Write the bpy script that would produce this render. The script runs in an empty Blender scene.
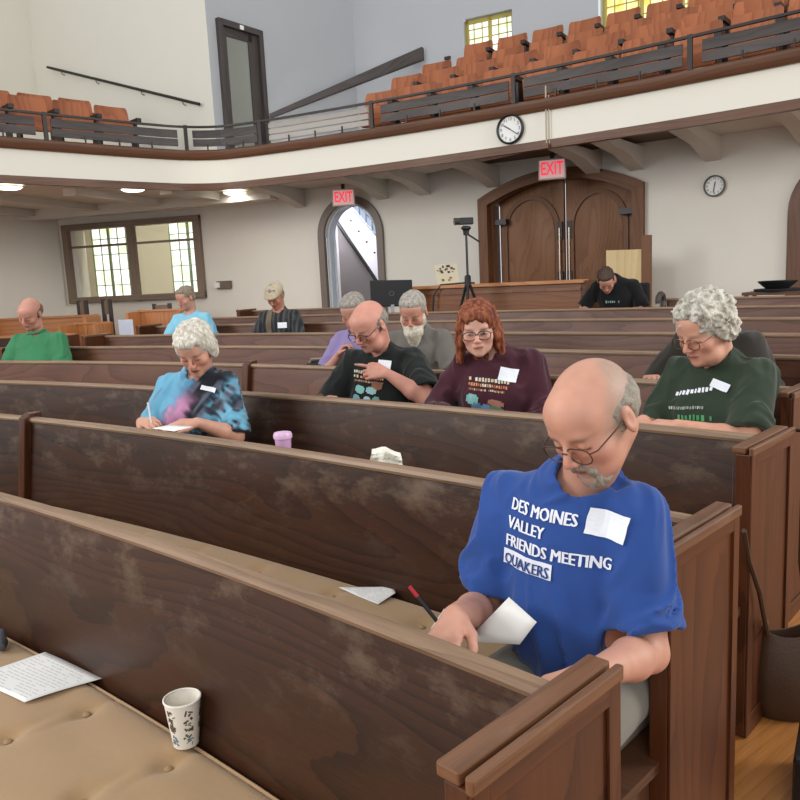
import bpy, bmesh, math, random
import numpy as np
from mathutils import Vector, Matrix
from mathutils.bvhtree import BVHTree
PI = math.pi
random.seed(7)
scene = bpy.context.scene
col = scene.collection
cos, sin, rad = math.cos, math.sin, math.radians

# ---------------------------------------------------------------- camera
FPX, PITCH, ROLL = 766.777, 0.155, -0.049
cd = bpy.data.cameras.new('camera'); cam = bpy.data.objects.new('camera', cd); col.objects.link(cam)
cd.sensor_width = 36; cd.lens = FPX / 800 * 36; cd.clip_start = .02; cd.clip_end = 200
cp, sp, cr, sr = cos(PITCH), sin(PITCH), cos(ROLL), sin(ROLL)
cam.matrix_world = Matrix(((cr, -sr, 0, 0), (sr * sp, cr * sp, -cp, 0), (sr * cp, cr * cp, sp, 0), (0, 0, 0, 1)))
scene.camera = cam
# ---------------------------------------------------------------- world, lights, exposure
scene.view_settings.view_transform = 'Standard'
scene.view_settings.look = 'None'
scene.view_settings.gamma = 1
scene.view_settings.exposure = 0.1
w = bpy.data.worlds.new('daylight'); scene.world = w; w.use_nodes = True
bg = w.node_tree.nodes['Background']; bg.inputs[0].default_value = (.93, .96, 1, 1); bg.inputs[1].default_value = .8

def area(name, loc, target, sx, sy, power, color=(1, 1, 1)):
    d = bpy.data.lights.new(name, 'AREA'); d.shape = 'RECTANGLE'; d.size = sx; d.size_y = sy
    d.energy = power; d.color = color
    o = bpy.data.objects.new(name, d); col.objects.link(o); o.location = loc
    o.rotation_euler = (Vector(target) - Vector(loc)).to_track_quat('-Z', 'Y').to_euler()
    return o
# tall hall windows on the two sides and behind the place the picture is taken from
area('window_light_west', (-9.5, 1.5, 3.4), (0, 6, -.6), 4.5, 4.0, 560, (1, .98, .95))
area('window_light_east', (9.0, 1.5, 3.4), (1.5, 9.5, 0), 4.0, 3.6, 640, (1, .97, .92))
area('window_light_south', (-1.5, -6.5, 4.2), (0, 6, 1), 5.0, 3.5, 260, (1, .97, .93))

# ---------------------------------------------------------------- polar plan of the hall
CX, CY = -11.1955, -10.2764
R1, SP, H0, RISE = 16.1166, .8004, .64124, .04232
def Rk(k): return R1 + SP * (k - 1)
def zk(k): return -H0 + RISE * (k - 1)
RAILH = .89
def floor_z(R): return -H0 - RAILH + RISE * (min(R, 22.0) - R1) / SP
def P(R, th, z=0.0):
    t = rad(th); return Vector((CX + R * cos(t), CY + R * sin(t), z))
def er(th): return Vector((cos(rad(th)), sin(rad(th)), 0))
def et(th): return Vector((-sin(rad(th)), cos(rad(th)), 0))

# ---------------------------------------------------------------- materials
def lin(c):
    if isinstance(c, str):
        c = [int(c[i:i + 2], 16) / 255 for i in (0, 2, 4)]
        return tuple(x / 12.92 if x <= .04045 else ((x + .055) / 1.055) ** 2.4 for x in c)
    return tuple(c)
class NT:
    def __init__(s, m): s.t = m.node_tree; s.n = s.t.nodes; s.l = s.t.links
    def new(s, typ, **k):
        n = s.n.new(typ)
        for a, b in k.items(): setattr(n, a, b)
        return n
    def link(s, a, b): s.l.new(a, b)
    def math(s, op, a, b=None, c=None):
        n = s.n.new('ShaderNodeMath'); n.operation = op
        for i, v in enumerate((a, b, c)):
            if v is None: continue
            if isinstance(v, (int, float)): n.inputs[i].default_value = v
            else: s.l.new(v, n.inputs[i])
        return n.outputs[0]
def mat(name, color, rough=.6, metal=0, bump=0, bscale=60, var=0, emit=0, spec=.5, alpha=1, transm=0, sheen=0, coord='Object'):
    m = bpy.data.materials.new(name); m.use_nodes = True; t = NT(m)
    b = t.n['Principled BSDF']; c = lin(color)
    b.inputs['Base Color'].default_value = (*c, 1); b.inputs['Roughness'].default_value = rough
    b.inputs['Metallic'].default_value = metal; b.inputs['Specular IOR Level'].default_value = spec
    if transm: b.inputs['Transmission Weight'].default_value = transm
    if sheen: b.inputs['Sheen Weight'].default_value = sheen
    if emit:
        b.inputs['Emission Color'].default_value = (*c, 1); b.inputs['Emission Strength'].default_value = emit
    if alpha < 1: b.inputs['Alpha'].default_value = alpha
    if bump or var:
        tc = t.new('ShaderNodeTexCoord'); nz = t.new('ShaderNodeTexNoise'); nz.inputs['Scale'].default_value = bscale
        nz.inputs['Detail'].default_value = 4; t.link(tc.outputs[coord], nz.inputs['Vector'])
        if bump:
            bp = t.new('ShaderNodeBump'); bp.inputs['Strength'].default_value = bump; bp.inputs['Distance'].default_value = .01
            t.link(nz.outputs[0], bp.inputs['Height']); t.link(bp.outputs[0], b.inputs['Normal'])
        if var:
            n2 = t.new('ShaderNodeTexNoise'); n2.inputs['Scale'].default_value = bscale * .12; n2.inputs['Detail'].default_value = 5
            t.link(tc.outputs[coord], n2.inputs['Vector'])
            mx = t.new('ShaderNodeMix', data_type='RGBA')
            mx.inputs[6].default_value = (*[x * (1 - var) for x in c], 1); mx.inputs[7].default_value = (*[min(1, x * (1 + var)) for x in c], 1)
            t.link(n2.outputs[0], mx.inputs[0]); t.link(mx.outputs[2], b.inputs['Base Color'])
    return m
def wood(name, dark, light, rough=.38, rings=16, warp=7, pores=.45, wear=0, wearc='6f6256', sc=1.0, coat=0, topwear_glare=False, spec=.4):
    m = bpy.data.materials.new(name); m.use_nodes = True; t = NT(m); b = t.n['Principled BSDF']
    tc = t.new('ShaderNodeTexCoord'); sep = t.new('ShaderNodeSeparateXYZ'); t.link(tc.outputs['UV'], sep.inputs[0])
    oi = t.new('ShaderNodeObjectInfo')
    u, v = sep.outputs[0], sep.outputs[1]
    off = t.math('MULTIPLY', oi.outputs['Random'], 37.0)
    def noise(us, vs, scale, det, rgh=.5):
        c = t.new('ShaderNodeCombineXYZ'); t.link(t.math('MULTIPLY', u, us), c.inputs[0]); t.link(t.math('MULTIPLY', v, vs), c.inputs[1]); t.link(off, c.inputs[2])
        n = t.new('ShaderNodeTexNoise'); n.inputs['Scale'].default_value = scale; n.inputs['Detail'].default_value = det
        n.inputs['Roughness'].default_value = rgh; t.link(c.outputs[0], n.inputs['Vector']); return n.outputs[0]
    n1 = noise(.55 * sc, 2.4 * sc, 1.0, 1.5)
    ph = t.math('ADD', t.math('MULTIPLY', v, rings * sc), t.math('MULTIPLY', n1, warp * 2.4))
    ph = t.math('ADD', ph, t.math('MULTIPLY', noise(6, 40, 1, 3), .35))
    saw = t.math('FRACT', ph)
    ring = t.math('POWER', saw, 2.2)
    pore = noise(7 * sc, 210 * sc, 1.0, 3, .65)
    blot = noise(1.3, 3.0, 1.0, 4)
    f = t.math('ADD', t.math('MULTIPLY', ring, 1 - pores), t.math('MULTIPLY', t.math('MULTIPLY_ADD', pore, 2.2, -.6), pores))
    f = t.math('ADD', t.math('MULTIPLY', f, .72), t.math('MULTIPLY', t.math('MULTIPLY_ADD', blot, 2.0, -.7), .38))
    cl = t.new('ShaderNodeClamp'); t.link(f, cl.inputs[0])
    mx = t.new('ShaderNodeMix', data_type='RGBA'); mx.inputs[6].default_value = (*lin(light), 1); mx.inputs[7].default_value = (*lin(dark), 1)
    t.link(cl.outputs[0], mx.inputs[0]); last = mx.outputs[2]
    if wear:
        wn = noise(5, 9, 1.0, 6, .7)
        wm = t.new('ShaderNodeMapRange'); wm.inputs[1].default_value = .52; wm.inputs[2].default_value = .75; wm.inputs[4].default_value = wear
        wf = wm.outputs[0]
        t.link(wn, wm.inputs[0])
        if topwear_glare:
            tm_ = t.new('ShaderNodeMapRange'); tm_.inputs[1].default_value = .03; tm_.inputs[2].default_value = .28; tm_.inputs[3].default_value = 1; tm_.inputs[4].default_value = .12; t.link(v, tm_.inputs[0]); wf = t.math('MULTIPLY', wf, tm_.outputs[0])  # scuffs and window reflection both put into the colour near the top
        m2 = t.new('ShaderNodeMix', data_type='RGBA'); t.link(wf, m2.inputs[0])
        t.link(last, m2.inputs[6]); m2.inputs[7].default_value = (*lin(wearc), 1); last = m2.outputs[2]
    t.link(last, b.inputs['Base Color'])
    rr = t.math('MULTIPLY_ADD', blot, .25, rough - .1); t.link(rr, b.inputs['Roughness'])
    b.inputs['Specular IOR Level'].default_value = spec
    if coat: b.inputs['Coat Weight'].default_value = coat; b.inputs['Coat Roughness'].default_value = .25
    bp = t.new('ShaderNodeBump'); bp.inputs['Strength'].default_value = .12; bp.inputs['Distance'].default_value = .002
    t.link(pore, bp.inputs['Height']); t.link(bp.outputs[0], b.inputs['Normal'])
    return m
def vcol(name, rough=.6, bump=0, bscale=300, sheen=0, sss=0, attr='Col', spec=.5, strands=0):
    m = bpy.data.materials.new(name); m.use_nodes = True; t = NT(m); b = t.n['Principled BSDF']
    a = t.new('ShaderNodeAttribute'); a.attribute_name = attr; t.link(a.outputs['Color'], b.inputs['Base Color'])
    b.inputs['Roughness'].default_value = rough; b.inputs['Specular IOR Level'].default_value = spec
    if strands:
        tc = t.new('ShaderNodeTexCoord'); mp = t.new('ShaderNodeMapping'); mp.inputs['Scale'].default_value = (1, 1, .22); t.link(tc.outputs['Object'], mp.inputs[0])
        nz = t.new('ShaderNodeTexNoise'); nz.inputs['Scale'].default_value = 260; nz.inputs['Detail'].default_value = 4; nz.inputs['Distortion'].default_value = 1.2; t.link(mp.outputs[0], nz.inputs['Vector'])
        mr = t.new('ShaderNodeMapRange'); mr.inputs[1].default_value = .3; mr.inputs[2].default_value = .68; mr.inputs[3].default_value = 1 - strands; mr.inputs[4].default_value = 1.15; t.link(nz.outputs[0], mr.inputs[0])
        vm = t.new('ShaderNodeVectorMath', operation='SCALE'); t.link(a.outputs['Color'], vm.inputs[0]); t.link(mr.outputs[0], vm.inputs['Scale']); t.link(vm.outputs[0], b.inputs['Base Color'])
        bp = t.new('ShaderNodeBump'); bp.inputs['Strength'].default_value = .9; bp.inputs['Distance'].default_value = .004; t.link(nz.outputs[0], bp.inputs['Height']); t.link(bp.outputs[0], b.inputs['Normal']); bump = 0
    if sheen: b.inputs['Sheen Weight'].default_value = sheen
    if sss:
        b.inputs['Subsurface Weight'].default_value = sss; b.inputs['Subsurface Radius'].default_value = (.012, .005, .003); b.inputs['Subsurface Scale'].default_value = .6
    if bump:
        tc = t.new('ShaderNodeTexCoord'); nz = t.new('ShaderNodeTexNoise'); nz.inputs['Scale'].default_value = bscale; nz.inputs['Detail'].default_value = 3
        t.link(tc.outputs['Object'], nz.inputs['Vector']); bp = t.new('ShaderNodeBump'); bp.inputs['Strength'].default_value = bump; bp.inputs['Distance'].default_value = .004
        t.link(nz.outputs[0], bp.inputs['Height']); t.link(bp.outputs[0], b.inputs['Normal'])
    return m
M = {}
M['pew'] = wood('pew dark oak', '150904', '432615', .36, 15, 6, .40, wear=.55, wearc='84705c', topwear_glare=True)
M['pewfar'] = wood('pew brown oak', '33190f', '6c4330', .4, 15, 6, .40, wear=.15, wearc='7a6450', topwear_glare=True)
M['rail'] = wood('pew rail oak', '5f4632', '967a60', .42, 20, 3, .5, wear=.3, wearc='a08468')
M['end'] = wood('pew end walnut', '2b1208', '5c331b', .32, 12, 5, .45)
M['cap'] = wood('pew end cap', '452817', '7a5439', .36, 22, 3, .5, wear=.4, wearc='8f7a68')
M['seat'] = wood('pew seat oak', '3c2417', '63432e', .45)
M['trimwood'] = wood('balcony trim wood', '3d2416', '6e4830', .42, 20, 3, .5)
M['door'] = wood('door oak', '54300f', '8a5a33', .5, 9, 5, .5)
M['doorframe'] = wood('door frame oak', '452812', '7b502e', .5, 14, 3, .5)
M['orange'] = wood('light and window-lit oak', '8e522c', 'c48a5a', .3, 14, 4, .5)  # left pews' window glow put into a paler worn varnish; also partition top
M['counter'] = wood('counter oak', '5a3521', '8a5a3a', .35, 14, 4, .5)
M['winframe'] = wood('window frame wood', '635549', '8a7867', .45, 18, 3, .5)
M['blackwood'] = wood('dark stained board', '2c2726', '4f4744', .5, 12, 4, .5)
M['theater'] = wood('seat plywood', '74391f', 'a8643c', .5, 7, 3, .35)
M['cushion'] = mat('tan cushion cloth', 'a88760', .92, bump=.25, bscale=700, var=.06, sheen=.2)
M['button'] = mat('cushion button cloth', '9c7f5a', .9)
M['wall'] = mat('cream plaster', 'dedad0', .85, bump=.06, bscale=25, var=.03, coord='Object')
M['wallup'] = mat('balcony plaster', 'd6d2c6', .85, bump=.05, bscale=25, var=.02)
M['wallshade'] = mat('shaded white plaster', 'acaeb1', .8, bump=.05, bscale=25, var=.02)  # shade on the upper rear walls put into a greyer plaster colour
M['soffit'] = mat('soffit plaster', 'c9c5bc', .85, bump=.05, bscale=20, var=.03)
M['fascia'] = mat('fascia plaster', 'e0dccf', .7, var=.015, bscale=10)
M['floor'] = wood('floor strip oak', '7a4a22', 'b77b42', .3, 30, 2, .6)
M['iron'] = mat('black iron', '2b2624', .45, metal=.5)
M['black'] = mat('black plastic', '17181a', .45)
M['blackcloth'] = mat('black cloth', '1b1a1c', .85, bump=.2)
M['white'] = mat('white paper', 'e9e7e2', .8)
M['tag'] = mat('white name tag', 'e6eaf0', .7)
M['chrome'] = mat('metal frame', '8a8178', .3, metal=.9)
M['glass'] = mat('window glass', 'ffffff', .03, transm=1.0, spec=.5)

# ---------------------------------------------------------------- mesh helpers
class MB:
    def __init__(s): s.v = []; s.f = []; s.uv = []; s.m = []; s.mi = 0
    def quad(s, pts, uvs=None):
        i = len(s.v); s.v += [Vector(p) for p in pts]; s.f.append(tuple(range(i, i + len(pts))))
        if uvs is None:
            a = (s.v[i + 1] - s.v[i]); bb = (s.v[i + len(pts) - 1] - s.v[i])
            n = a.cross(bb)
            la = a.length or 1
            e1 = a / la; e2 = n.cross(a); e2 = e2 / (e2.length or 1)
            uvs = [((p - s.v[i]).dot(e1), (p - s.v[i]).dot(e2)) for p in s.v[i:i + len(pts)]]
            us = max(q[0] for q in uvs) - min(q[0] for q in uvs); vs = max(q[1] for q in uvs) - min(q[1] for q in uvs)
            if vs > us: uvs = [(q[1], q[0]) for q in uvs]
        s.uv.append(list(uvs)); s.m.append(s.mi)
    def hexa(s, c):      # 8 corners: bottom 0-3 ccw, top 4-7
        for q in ((3, 2, 1, 0), (4, 5, 6, 7), (0, 1, 5, 4), (1, 2, 6, 5), (2, 3, 7, 6), (3, 0, 4, 7)): s.quad([c[i] for i in q])
    def box(s, c, size, bx=Vector((1, 0, 0)), by=None, bz=Vector((0, 0, 1))):
        bx = Vector(bx).normalized(); bz = Vector(bz).normalized(); by = bz.cross(bx) if by is None else Vector(by).normalized()
        c = Vector(c); x, y, z = bx * size[0] / 2, by * size[1] / 2, bz * size[2] / 2
        s.hexa([c - x - y - z, c + x - y - z, c + x + y - z, c - x + y - z, c - x - y + z, c + x - y + z, c + x + y + z, c - x + y + z])
    def sweep(s, path, prof, closed=True, caps=True, normals=None, up=Vector((0, 0, 1))):
        # path: list of points; prof: list of (n, z) where n is along the given normals
        n = len(path); path = [Vector(p) for p in path]
        if normals is None:
            normals = []
            for i in range(n):
                t = (path[min(i + 1, n - 1)] - path[max(i - 1, 0)]).normalized(); normals.append(t.cross(up).normalized())
        rings = [[path[i] + normals[i] * a + up * b for a, b in prof] for i in range(n)]
        lu = [0]
        for i in range(1, n): lu.append(lu[-1] + (path[i] - path[i - 1]).length)
        lv = [0]; m = len(prof)
        for j in range(m): a, b = prof[j], prof[(j + 1) % m]; lv.append(lv[-1] + math.hypot(a[0] - b[0], a[1] - b[1]))
        for i in range(n - 1):
            for j in range(m if closed else m - 1):
                k = (j + 1) % m
                s.quad([rings[i][j], rings[i + 1][j], rings[i + 1][k], rings[i][k]], [(lu[i], lv[j]), (lu[i + 1], lv[j]), (lu[i + 1], lv[j + 1]), (lu[i], lv[j + 1])])
        if caps and closed:
            s.quad(rings[0][::-1]); s.quad(rings[-1])
    def tube(s, pts, r, n=8, caps=True):
        pts = [Vector(p) for p in pts]; rs = r if isinstance(r, (list, tuple)) else [r] * len(pts)
        prev = None; rings = []
        for i, p in enumerate(pts):
            t = (pts[min(i + 1, len(pts) - 1)] - pts[max(i - 1, 0)]).normalized()
            a = prev if prev is not None else (Vector((0, 0, 1)) if abs(t.z) < .9 else Vector((1, 0, 0)))
            x = (a - t * a.dot(t)).normalized(); prev = x; y = t.cross(x)
            rings.append([p + (x * cos(2 * PI * k / n) + y * sin(2 * PI * k / n)) * rs[i] for k in range(n)])
        for i in range(len(pts) - 1):
            for k in range(n): s.quad([rings[i][k], rings[i][(k + 1) % n], rings[i + 1][(k + 1) % n], rings[i + 1][k]])
        if caps: s.quad(rings[0][::-1]); s.quad(rings[-1])
    def lathe(s, prof, c=(0, 0, 0), n=24, axis=Vector((0, 0, 1)), xa=Vector((1, 0, 0))):
        c = Vector(c); axis = Vector(axis).normalized(); xa = (xa - axis * xa.dot(axis)).normalized(); ya = axis.cross(xa)
        L = sum(math.hypot(prof[i + 1][0] - prof[i][0], prof[i + 1][1] - prof[i][1]) for i in range(len(prof) - 1)); l = 0
        for i in range(len(prof) - 1):
            (r0, z0), (r1, z1) = prof[i], prof[i + 1]; dl = math.hypot(r1 - r0, z1 - z0)
            for k in range(n):
                a0, a1 = 2 * PI * k / n, 2 * PI * (k + 1) / n
                d0 = xa * cos(a0) + ya * sin(a0); d1 = xa * cos(a1) + ya * sin(a1)
                pts = [c + d0 * r0 + axis * z0, c + d1 * r0 + axis * z0, c + d1 * r1 + axis * z1, c + d0 * r1 + axis * z1]
                uv = [(k / n, l / L), ((k + 1) / n, l / L), ((k + 1) / n, (l + dl) / L), (k / n, (l + dl) / L)]
                if r0 < 1e-6: pts.pop(1); uv.pop(1)
                elif r1 < 1e-6: pts.pop(2); uv.pop(2)
                s.quad(pts, uv)
            l += dl
    def build(s, name, m, parent=None, smooth=False, bevel=0, loc=None):
        me = bpy.data.meshes.new(name)
        off = Vector((0, 0, 0))
        if parent is None:
            if loc is not None: off = Vector(loc)
            elif s.v:
                xs = [p.x for p in s.v]; ys = [p.y for p in s.v]; off = Vector(((min(xs) + max(xs)) / 2, (min(ys) + max(ys)) / 2, min(p.z for p in s.v)))
        else: off = WORLDOFF.get(parent.name, Vector((0, 0, 0)))
        me.from_pydata([p - off for p in s.v], [], s.f)
        uvl = me.uv_layers.new(name='UVMap'); flat = [c for f in s.uv for q in f for c in q]; uvl.data.foreach_set('uv', flat)
        ms = m if isinstance(m, (list, tuple)) else [m]
        for x in ms: me.materials.append(x)
        me.polygons.foreach_set('material_index', s.m)
        bm = bmesh.new(); bm.from_mesh(me); bmesh.ops.remove_doubles(bm, verts=bm.verts, dist=1e-5)
        bmesh.ops.recalc_face_normals(bm, faces=bm.faces); bm.to_mesh(me); bm.free()
        if smooth: me.polygons.foreach_set('use_smooth', [True] * len(me.polygons)); me.set_sharp_from_angle(angle=rad(40))
        o = bpy.data.objects.new(name, me); col.objects.link(o)
        if parent is None: o.location = off; WORLDOFF[o.name] = off
        else: o.parent = parent; WORLDOFF[o.name] = off
        if bevel:
            bv = o.modifiers.new('bevel', 'BEVEL'); bv.width = bevel; bv.segments = 2; bv.limit_method = 'ANGLE'; bv.angle_limit = rad(50)
        return o
WORLDOFF = {}
def thing(name, loc, label=None, cat=None, group=None):
    o = bpy.data.objects.new(name, None); col.objects.link(o); o.location = loc; o.empty_display_size = .1
    WORLDOFF[o.name] = Vector(loc)
    if label: tag(o, label, cat, group)
    return o
def tag(o, label=None, cat=None, group=None, kind=None):
    if label: o['label'] = label
    if cat: o['category'] = cat
    if group: o['group'] = group
    if kind: o['kind'] = kind
    return o
def struct(o, label=None):
    o['kind'] = 'structure'
    if label: o['label'] = label
    return o
def arcpts(R, t0, t1, z=0, step=.5):
    n = max(2, int(abs(t1 - t0) / step) + 1); return [P(R, t0 + (t1 - t0) * i / (n - 1), z) for i in range(n)]
def arcnorm(t0, t1, step=.5):
    n = max(2, int(abs(t1 - t0) / step) + 1); return [er(t0 + (t1 - t0) * i / (n - 1)) for i in range(n)]
def arcsweep(b, R, t0, t1, prof, step=.5):   # prof (dR, z)
    b.sweep(arcpts(R, t0, t1, 0, step), prof, normals=arcnorm(t0, t1, step))

# ================================================================ ROOM SHELL
RW = 24.0            # rear wall radius
RF = 22.6            # balcony front radius
ZS = 1.36            # soffit
TL, TR = 76.3, 46.0
# floor: gently rising strip floor
b = MB()
ths = [36 + 1.0 * i for i in range(56)]; Rs = [13.2 + .4 * i for i in range(33)]
for i in range(len(ths) - 1):
    for j in range(len(Rs) - 1):
        q = [(Rs[j], ths[i]), (Rs[j + 1], ths[i]), (Rs[j + 1], ths[i + 1]), (Rs[j], ths[i + 1])]
        pts = [P(R, t, floor_z(max(R, 15))) for R, t in q]
        b.quad(pts, [(p.x * .8 + p.y * .6, p.x * -.6 + p.y * .8) for p in pts])
struct(b.build('floor', M['floor'], loc=(0, 0, 0), smooth=True))

# openings of the rear wall: (theta_right, theta_left, bottom, top function of theta)
def arch_top(tr, tl, spring, apex, flat=False):
    tm, hw = (tr + tl) / 2, (tl - tr) / 2
    def f(t):
        x = min(1, abs(t - tm) / hw)
        if flat:                       # segmental arch
            k = apex - spring; return apex - k * x * x
        return spring + (apex - spring) * math.sqrt(max(0, 1 - x * x))
    return f
FLB = floor_z(24)
OP = [(70.35, 75.6, -.06, lambda t: 1.08),
      (62.75, 64.75, FLB, arch_top(62.75, 64.75, .66, 1.12)),
      (54.15, 58.7, FLB, arch_top(54.15, 58.7, .92, 1.2, True)),
      (47.3, 50.0, FLB, arch_top(47.3, 50.0, .45, 1.0))]
def wall_build(name, m, R, t0, t1, z0, z1, ops, step=.1, thick=.25):
    b = MB(); n = int(round((t1 - t0) / step))
    for i in range(n):
        a, c = t0 + (t1 - t0) * i / n, t0 + (t1 - t0) * (i + 1) / n; mid = (a + c) / 2
        segs = [(z0, z0, z1, z1)]
        for (r, l, bt, tf) in ops:
            if r <= mid <= l:
                segs = []
                if bt > z0 + .01: segs.append((z0, z0, bt, bt))
                segs.append((tf(a), tf(c), z1, z1))
        for (ba, bc, ta, tc_) in segs:
            b.quad([P(R, c, bc), P(R, a, ba), P(R, a, ta), P(R, c, tc_)])
            if ba > z0 + .01: b.quad([P(R, c, bc), P(R, a, ba), P(R + thick, a, ba), P(R + thick, c, bc)])
            if ta < z1 - .01: b.quad([P(R, c, tc_), P(R, a, ta), P(R + thick, a, ta), P(R + thick, c, tc_)])
    for (r, l, bt, tf) in ops:
        for t in (r, l):
            b.quad([P(R, t, bt), P(R + thick, t, bt), P(R + thick, t, tf(t)), P(R, t, tf(t))])
    return struct(b.build(name, m, loc=P(R, (t0 + t1) / 2, z0)))
wall_build('wall_rear', M['wall'], RW, TR, TL, FLB, 1.5, OP)
# left wall under the balcony
cl = P(RW, TL, 0); dl_ = Vector((-.54, -.84, 0)).normalized()
b = MB(); b.quad([cl + Vector((0, 0, FLB)), cl + dl_ * 7 + Vector((0, 0, FLB)), cl + dl_ * 7 + Vector((0, 0, 1.5)), cl + Vector((0, 0, 1.5))])
struct(b.build('wall_left', M['wall']))

# balcony path (front edge)
def crom(pts, n=8):
    out = []
    for i in range(1, len(pts) - 2):
        p0, p1, p2, p3 = [Vector(p) for p in pts[i - 1:i + 3]]
        for k in range(n):
            t = k / n; out.append(.5 * ((2 * p1) + (-p0 + p2) * t + (2 * p0 - 5 * p1 + 4 * p2 - p3) * t * t + (-p0 + 3 * p1 - 3 * p2 + p3) * t ** 3))
    out.append(Vector(pts[-2])); return out
arc = [P(RF, t) for t in np.arange(44, 64.6, 1.0)]
corner = [(-1.95, 10.32, 0), (-2.3, 10.37, 0), (-2.68, 10.25, 0), (-3.05, 9.97, 0), (-3.5, 9.58, 0), (-4.32, 8.83, 0), (-5.6, 7.6, 0), (-7.5, 5.8, 0), (-8.5, 4.8, 0)]
BP = crom([P(RF, 43)] + list(arc) + [Vector(c) for c in corner], 3)
BN = []
for i in range(len(BP)):
    t = (BP[min(i + 1, len(BP) - 1)] - BP[max(i - 1, 0)]).normalized(); BN.append(t.cross(Vector((0, 0, 1))))  # points outward (away from hall centre)
    if BN[-1].dot(Vector((CX, CY, 0)) - BP[i]) > 0: BN[-1] = -BN[-1]
def bsweep(prof, name, m, parent=None, i0=0, i1=None, **k):
    b = MB(); b.sweep(BP[i0:i1], prof, normals=BN[i0:i1]); return b.build(name, m, parent, **k)
struct(bsweep([(0, 1.36), (0, 1.67), (.18, 1.67), (.18, 1.36)], 'trim_1', M['fascia'], smooth=True), 'cream plaster front of the balcony')
struct(bsweep([(-.03, 1.28), (-.035, 1.365), (.04, 1.365), (.04, 1.28)], 'trim_2', M['trimwood'], smooth=True), 'brown wood strip along the bottom of the balcony front')
struct(bsweep([(-.05, 1.68), (-.06, 1.765), (-.03, 1.785), (.22, 1.785), (.22, 1.66), (-.03, 1.66)], 'trim_3', M['trimwood'], smooth=True), 'brown wood ledge along the top of the balcony front')
# soffit (underside of the balcony)
b = MB()
for i in range(len(BP) - 1):
    a, c = BP[i] + BN[i] * .02, BP[i + 1] + BN[i + 1] * .02
    def back(p):
        d = (p - Vector((CX, CY, 0))); th = math.degrees(math.atan2(d.y, d.x))
        if th < TL and d.length < 24.2: return P(24.2, th)
        return p + Vector((-4, 6, 0))
    A, C_ = back(BP[i]), back(BP[i + 1])
    if i > 24: A = BP[i] + Vector((-3.4, 4.6, 0)); C_ = BP[i + 1] + Vector((-3.4, 4.6, 0))
    if i == 24: A = P(24.2, 68); C_ = BP[i + 1] + Vector((-3.4, 4.6, 0))
    b.quad([a + Vector((0, 0, ZS)), c + Vector((0, 0, ZS)), C_ + Vector((0, 0, ZS + .02)), A + Vector((0, 0, ZS + .02))])
struct(b.build('ceiling', M['soffit']), 'plaster underside of the balcony')
# soffit slabs of extra cover on the left
b = MB(); b.quad([(-9.4, 4.9, 1.40), (-2.6, 11.2, 1.40), (-2.6, 14.5, 1.40), (-10, 14.5, 1.40)]); struct(b.build('ceiling_left', M['soffit']))
# haunched beams under the balcony
for i, t in enumerate([47.6, 49.8, 52.1, 54.1, 55.3, 58.5, 60.9, 62.45, 65.7]):
    b = MB(); e, tt = er(t), et(t); wv = .14
    prof = [(RF + .1, 1.37), (RF + .1, 1.31), (RW - .55, 1.25), (RW, 1.12), (RW, 1.37)]
    w0 = [P(r, t, z) - tt * (wv * .6) for r, z in prof]; w1 = [P(r, t, z) + tt * (wv * .6) for r, z in prof]
    b.quad(w0); b.quad(w1[::-1])
    for k in range(5): b.quad([w0[k], w1[k], w1[(k + 1) % 5], w0[(k + 1) % 5]])
    o = struct(b.build('trim_%d' % (i + 4), M['soffit']), 'plaster beam under the balcony')
# deep beam along the left rear wall and short beams of the left bay
b = MB(); arcsweep(b, RW - .5, 66.0, 77.6, [(-.12, 1.40), (-.12, 1.22), (.12, 1.22), (.12, 1.40)]); struct(b.build('trim_13', M['soffit']), 'plaster beam under the left balcony')
for i, (t, L) in enumerate(((68.3, 1.2), (70.8, 1.9), (73.6, 2.6), (76.4, 3.2))):
    b = MB(); b.box(P(RW - .5 - L / 2, t, 1.34), (L, .2, .14), er(t)); struct(b.build('trim_%d' % (14 + i), M['soffit']), 'plaster beam under the left balcony')

# balcony floor tiers
NR = 4
RR = [23.2 + .85 * i for i in range(NR)]
TOPZ = [2.38, 2.75, 3.09, 3.50]
TZ = [z - .82 for z in TOPZ]
b = MB()
prof = [(RF + .1, 1.56)]
for k in range(NR):
    r0 = RR[k] - .45
    if k: prof += [(r0, TZ[k - 1]), (r0, TZ[k])]
prof += [(27.05, TZ[-1]), (27.05, 1.42), (RF + .1, 1.42)]
arcsweep(b, 0, 46.0, 62.4, prof, 1.0) if False else None
b.sweep([P(0, t) for t in np.arange(46, 62.5, .8)], prof, normals=[er(t) for t in np.arange(46, 62.5, .8)])
struct(b.build('floor_balcony', mat('balcony floor', '6b5a4c', .8)), 'stepped balcony floor')
b = MB(); b.quad([P(22.7, 62.3, 1.55), P(27.1, 62.3, 1.55), (-9, 20, 1.55), (-14, 9, 1.55), (-8.6, 5.0, 1.55), (-4.4, 9.0, 1.55), (-3.0, 10.2, 1.55), (-2.2, 10.5, 1.55)])
struct(b.build('floor_balcony_left', mat('balcony floor left', '8b8378', .8)), 'flat balcony floor at the corner')
# upper walls
RU = 27.0
wall_build('wall_upper_rear', M['wallshade'], RU, 45.5, 67.5, 1.5, 6.2, [(60.45, 62.3, 3.35, lambda t: 4.24), (53.6, 57.4, 3.35, lambda t: 4.6)], step=.15)
DA, DB = Vector((-2.42, 11.92, 0)), Vector((-1.89, 12.64, 0)); dd = (DB - DA).normalized()
cA = DA - dd * .17; cB = DB + dd * 3.5
def vwall(name, a, c, z0, z1, m):
    b = MB(); b.quad([a + Vector((0, 0, z0)), c + Vector((0, 0, z0)), c + Vector((0, 0, z1)), a + Vector((0, 0, z1))]); return struct(b.build(name, m))
nrm = Vector((dd.y, -dd.x, 0))
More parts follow.
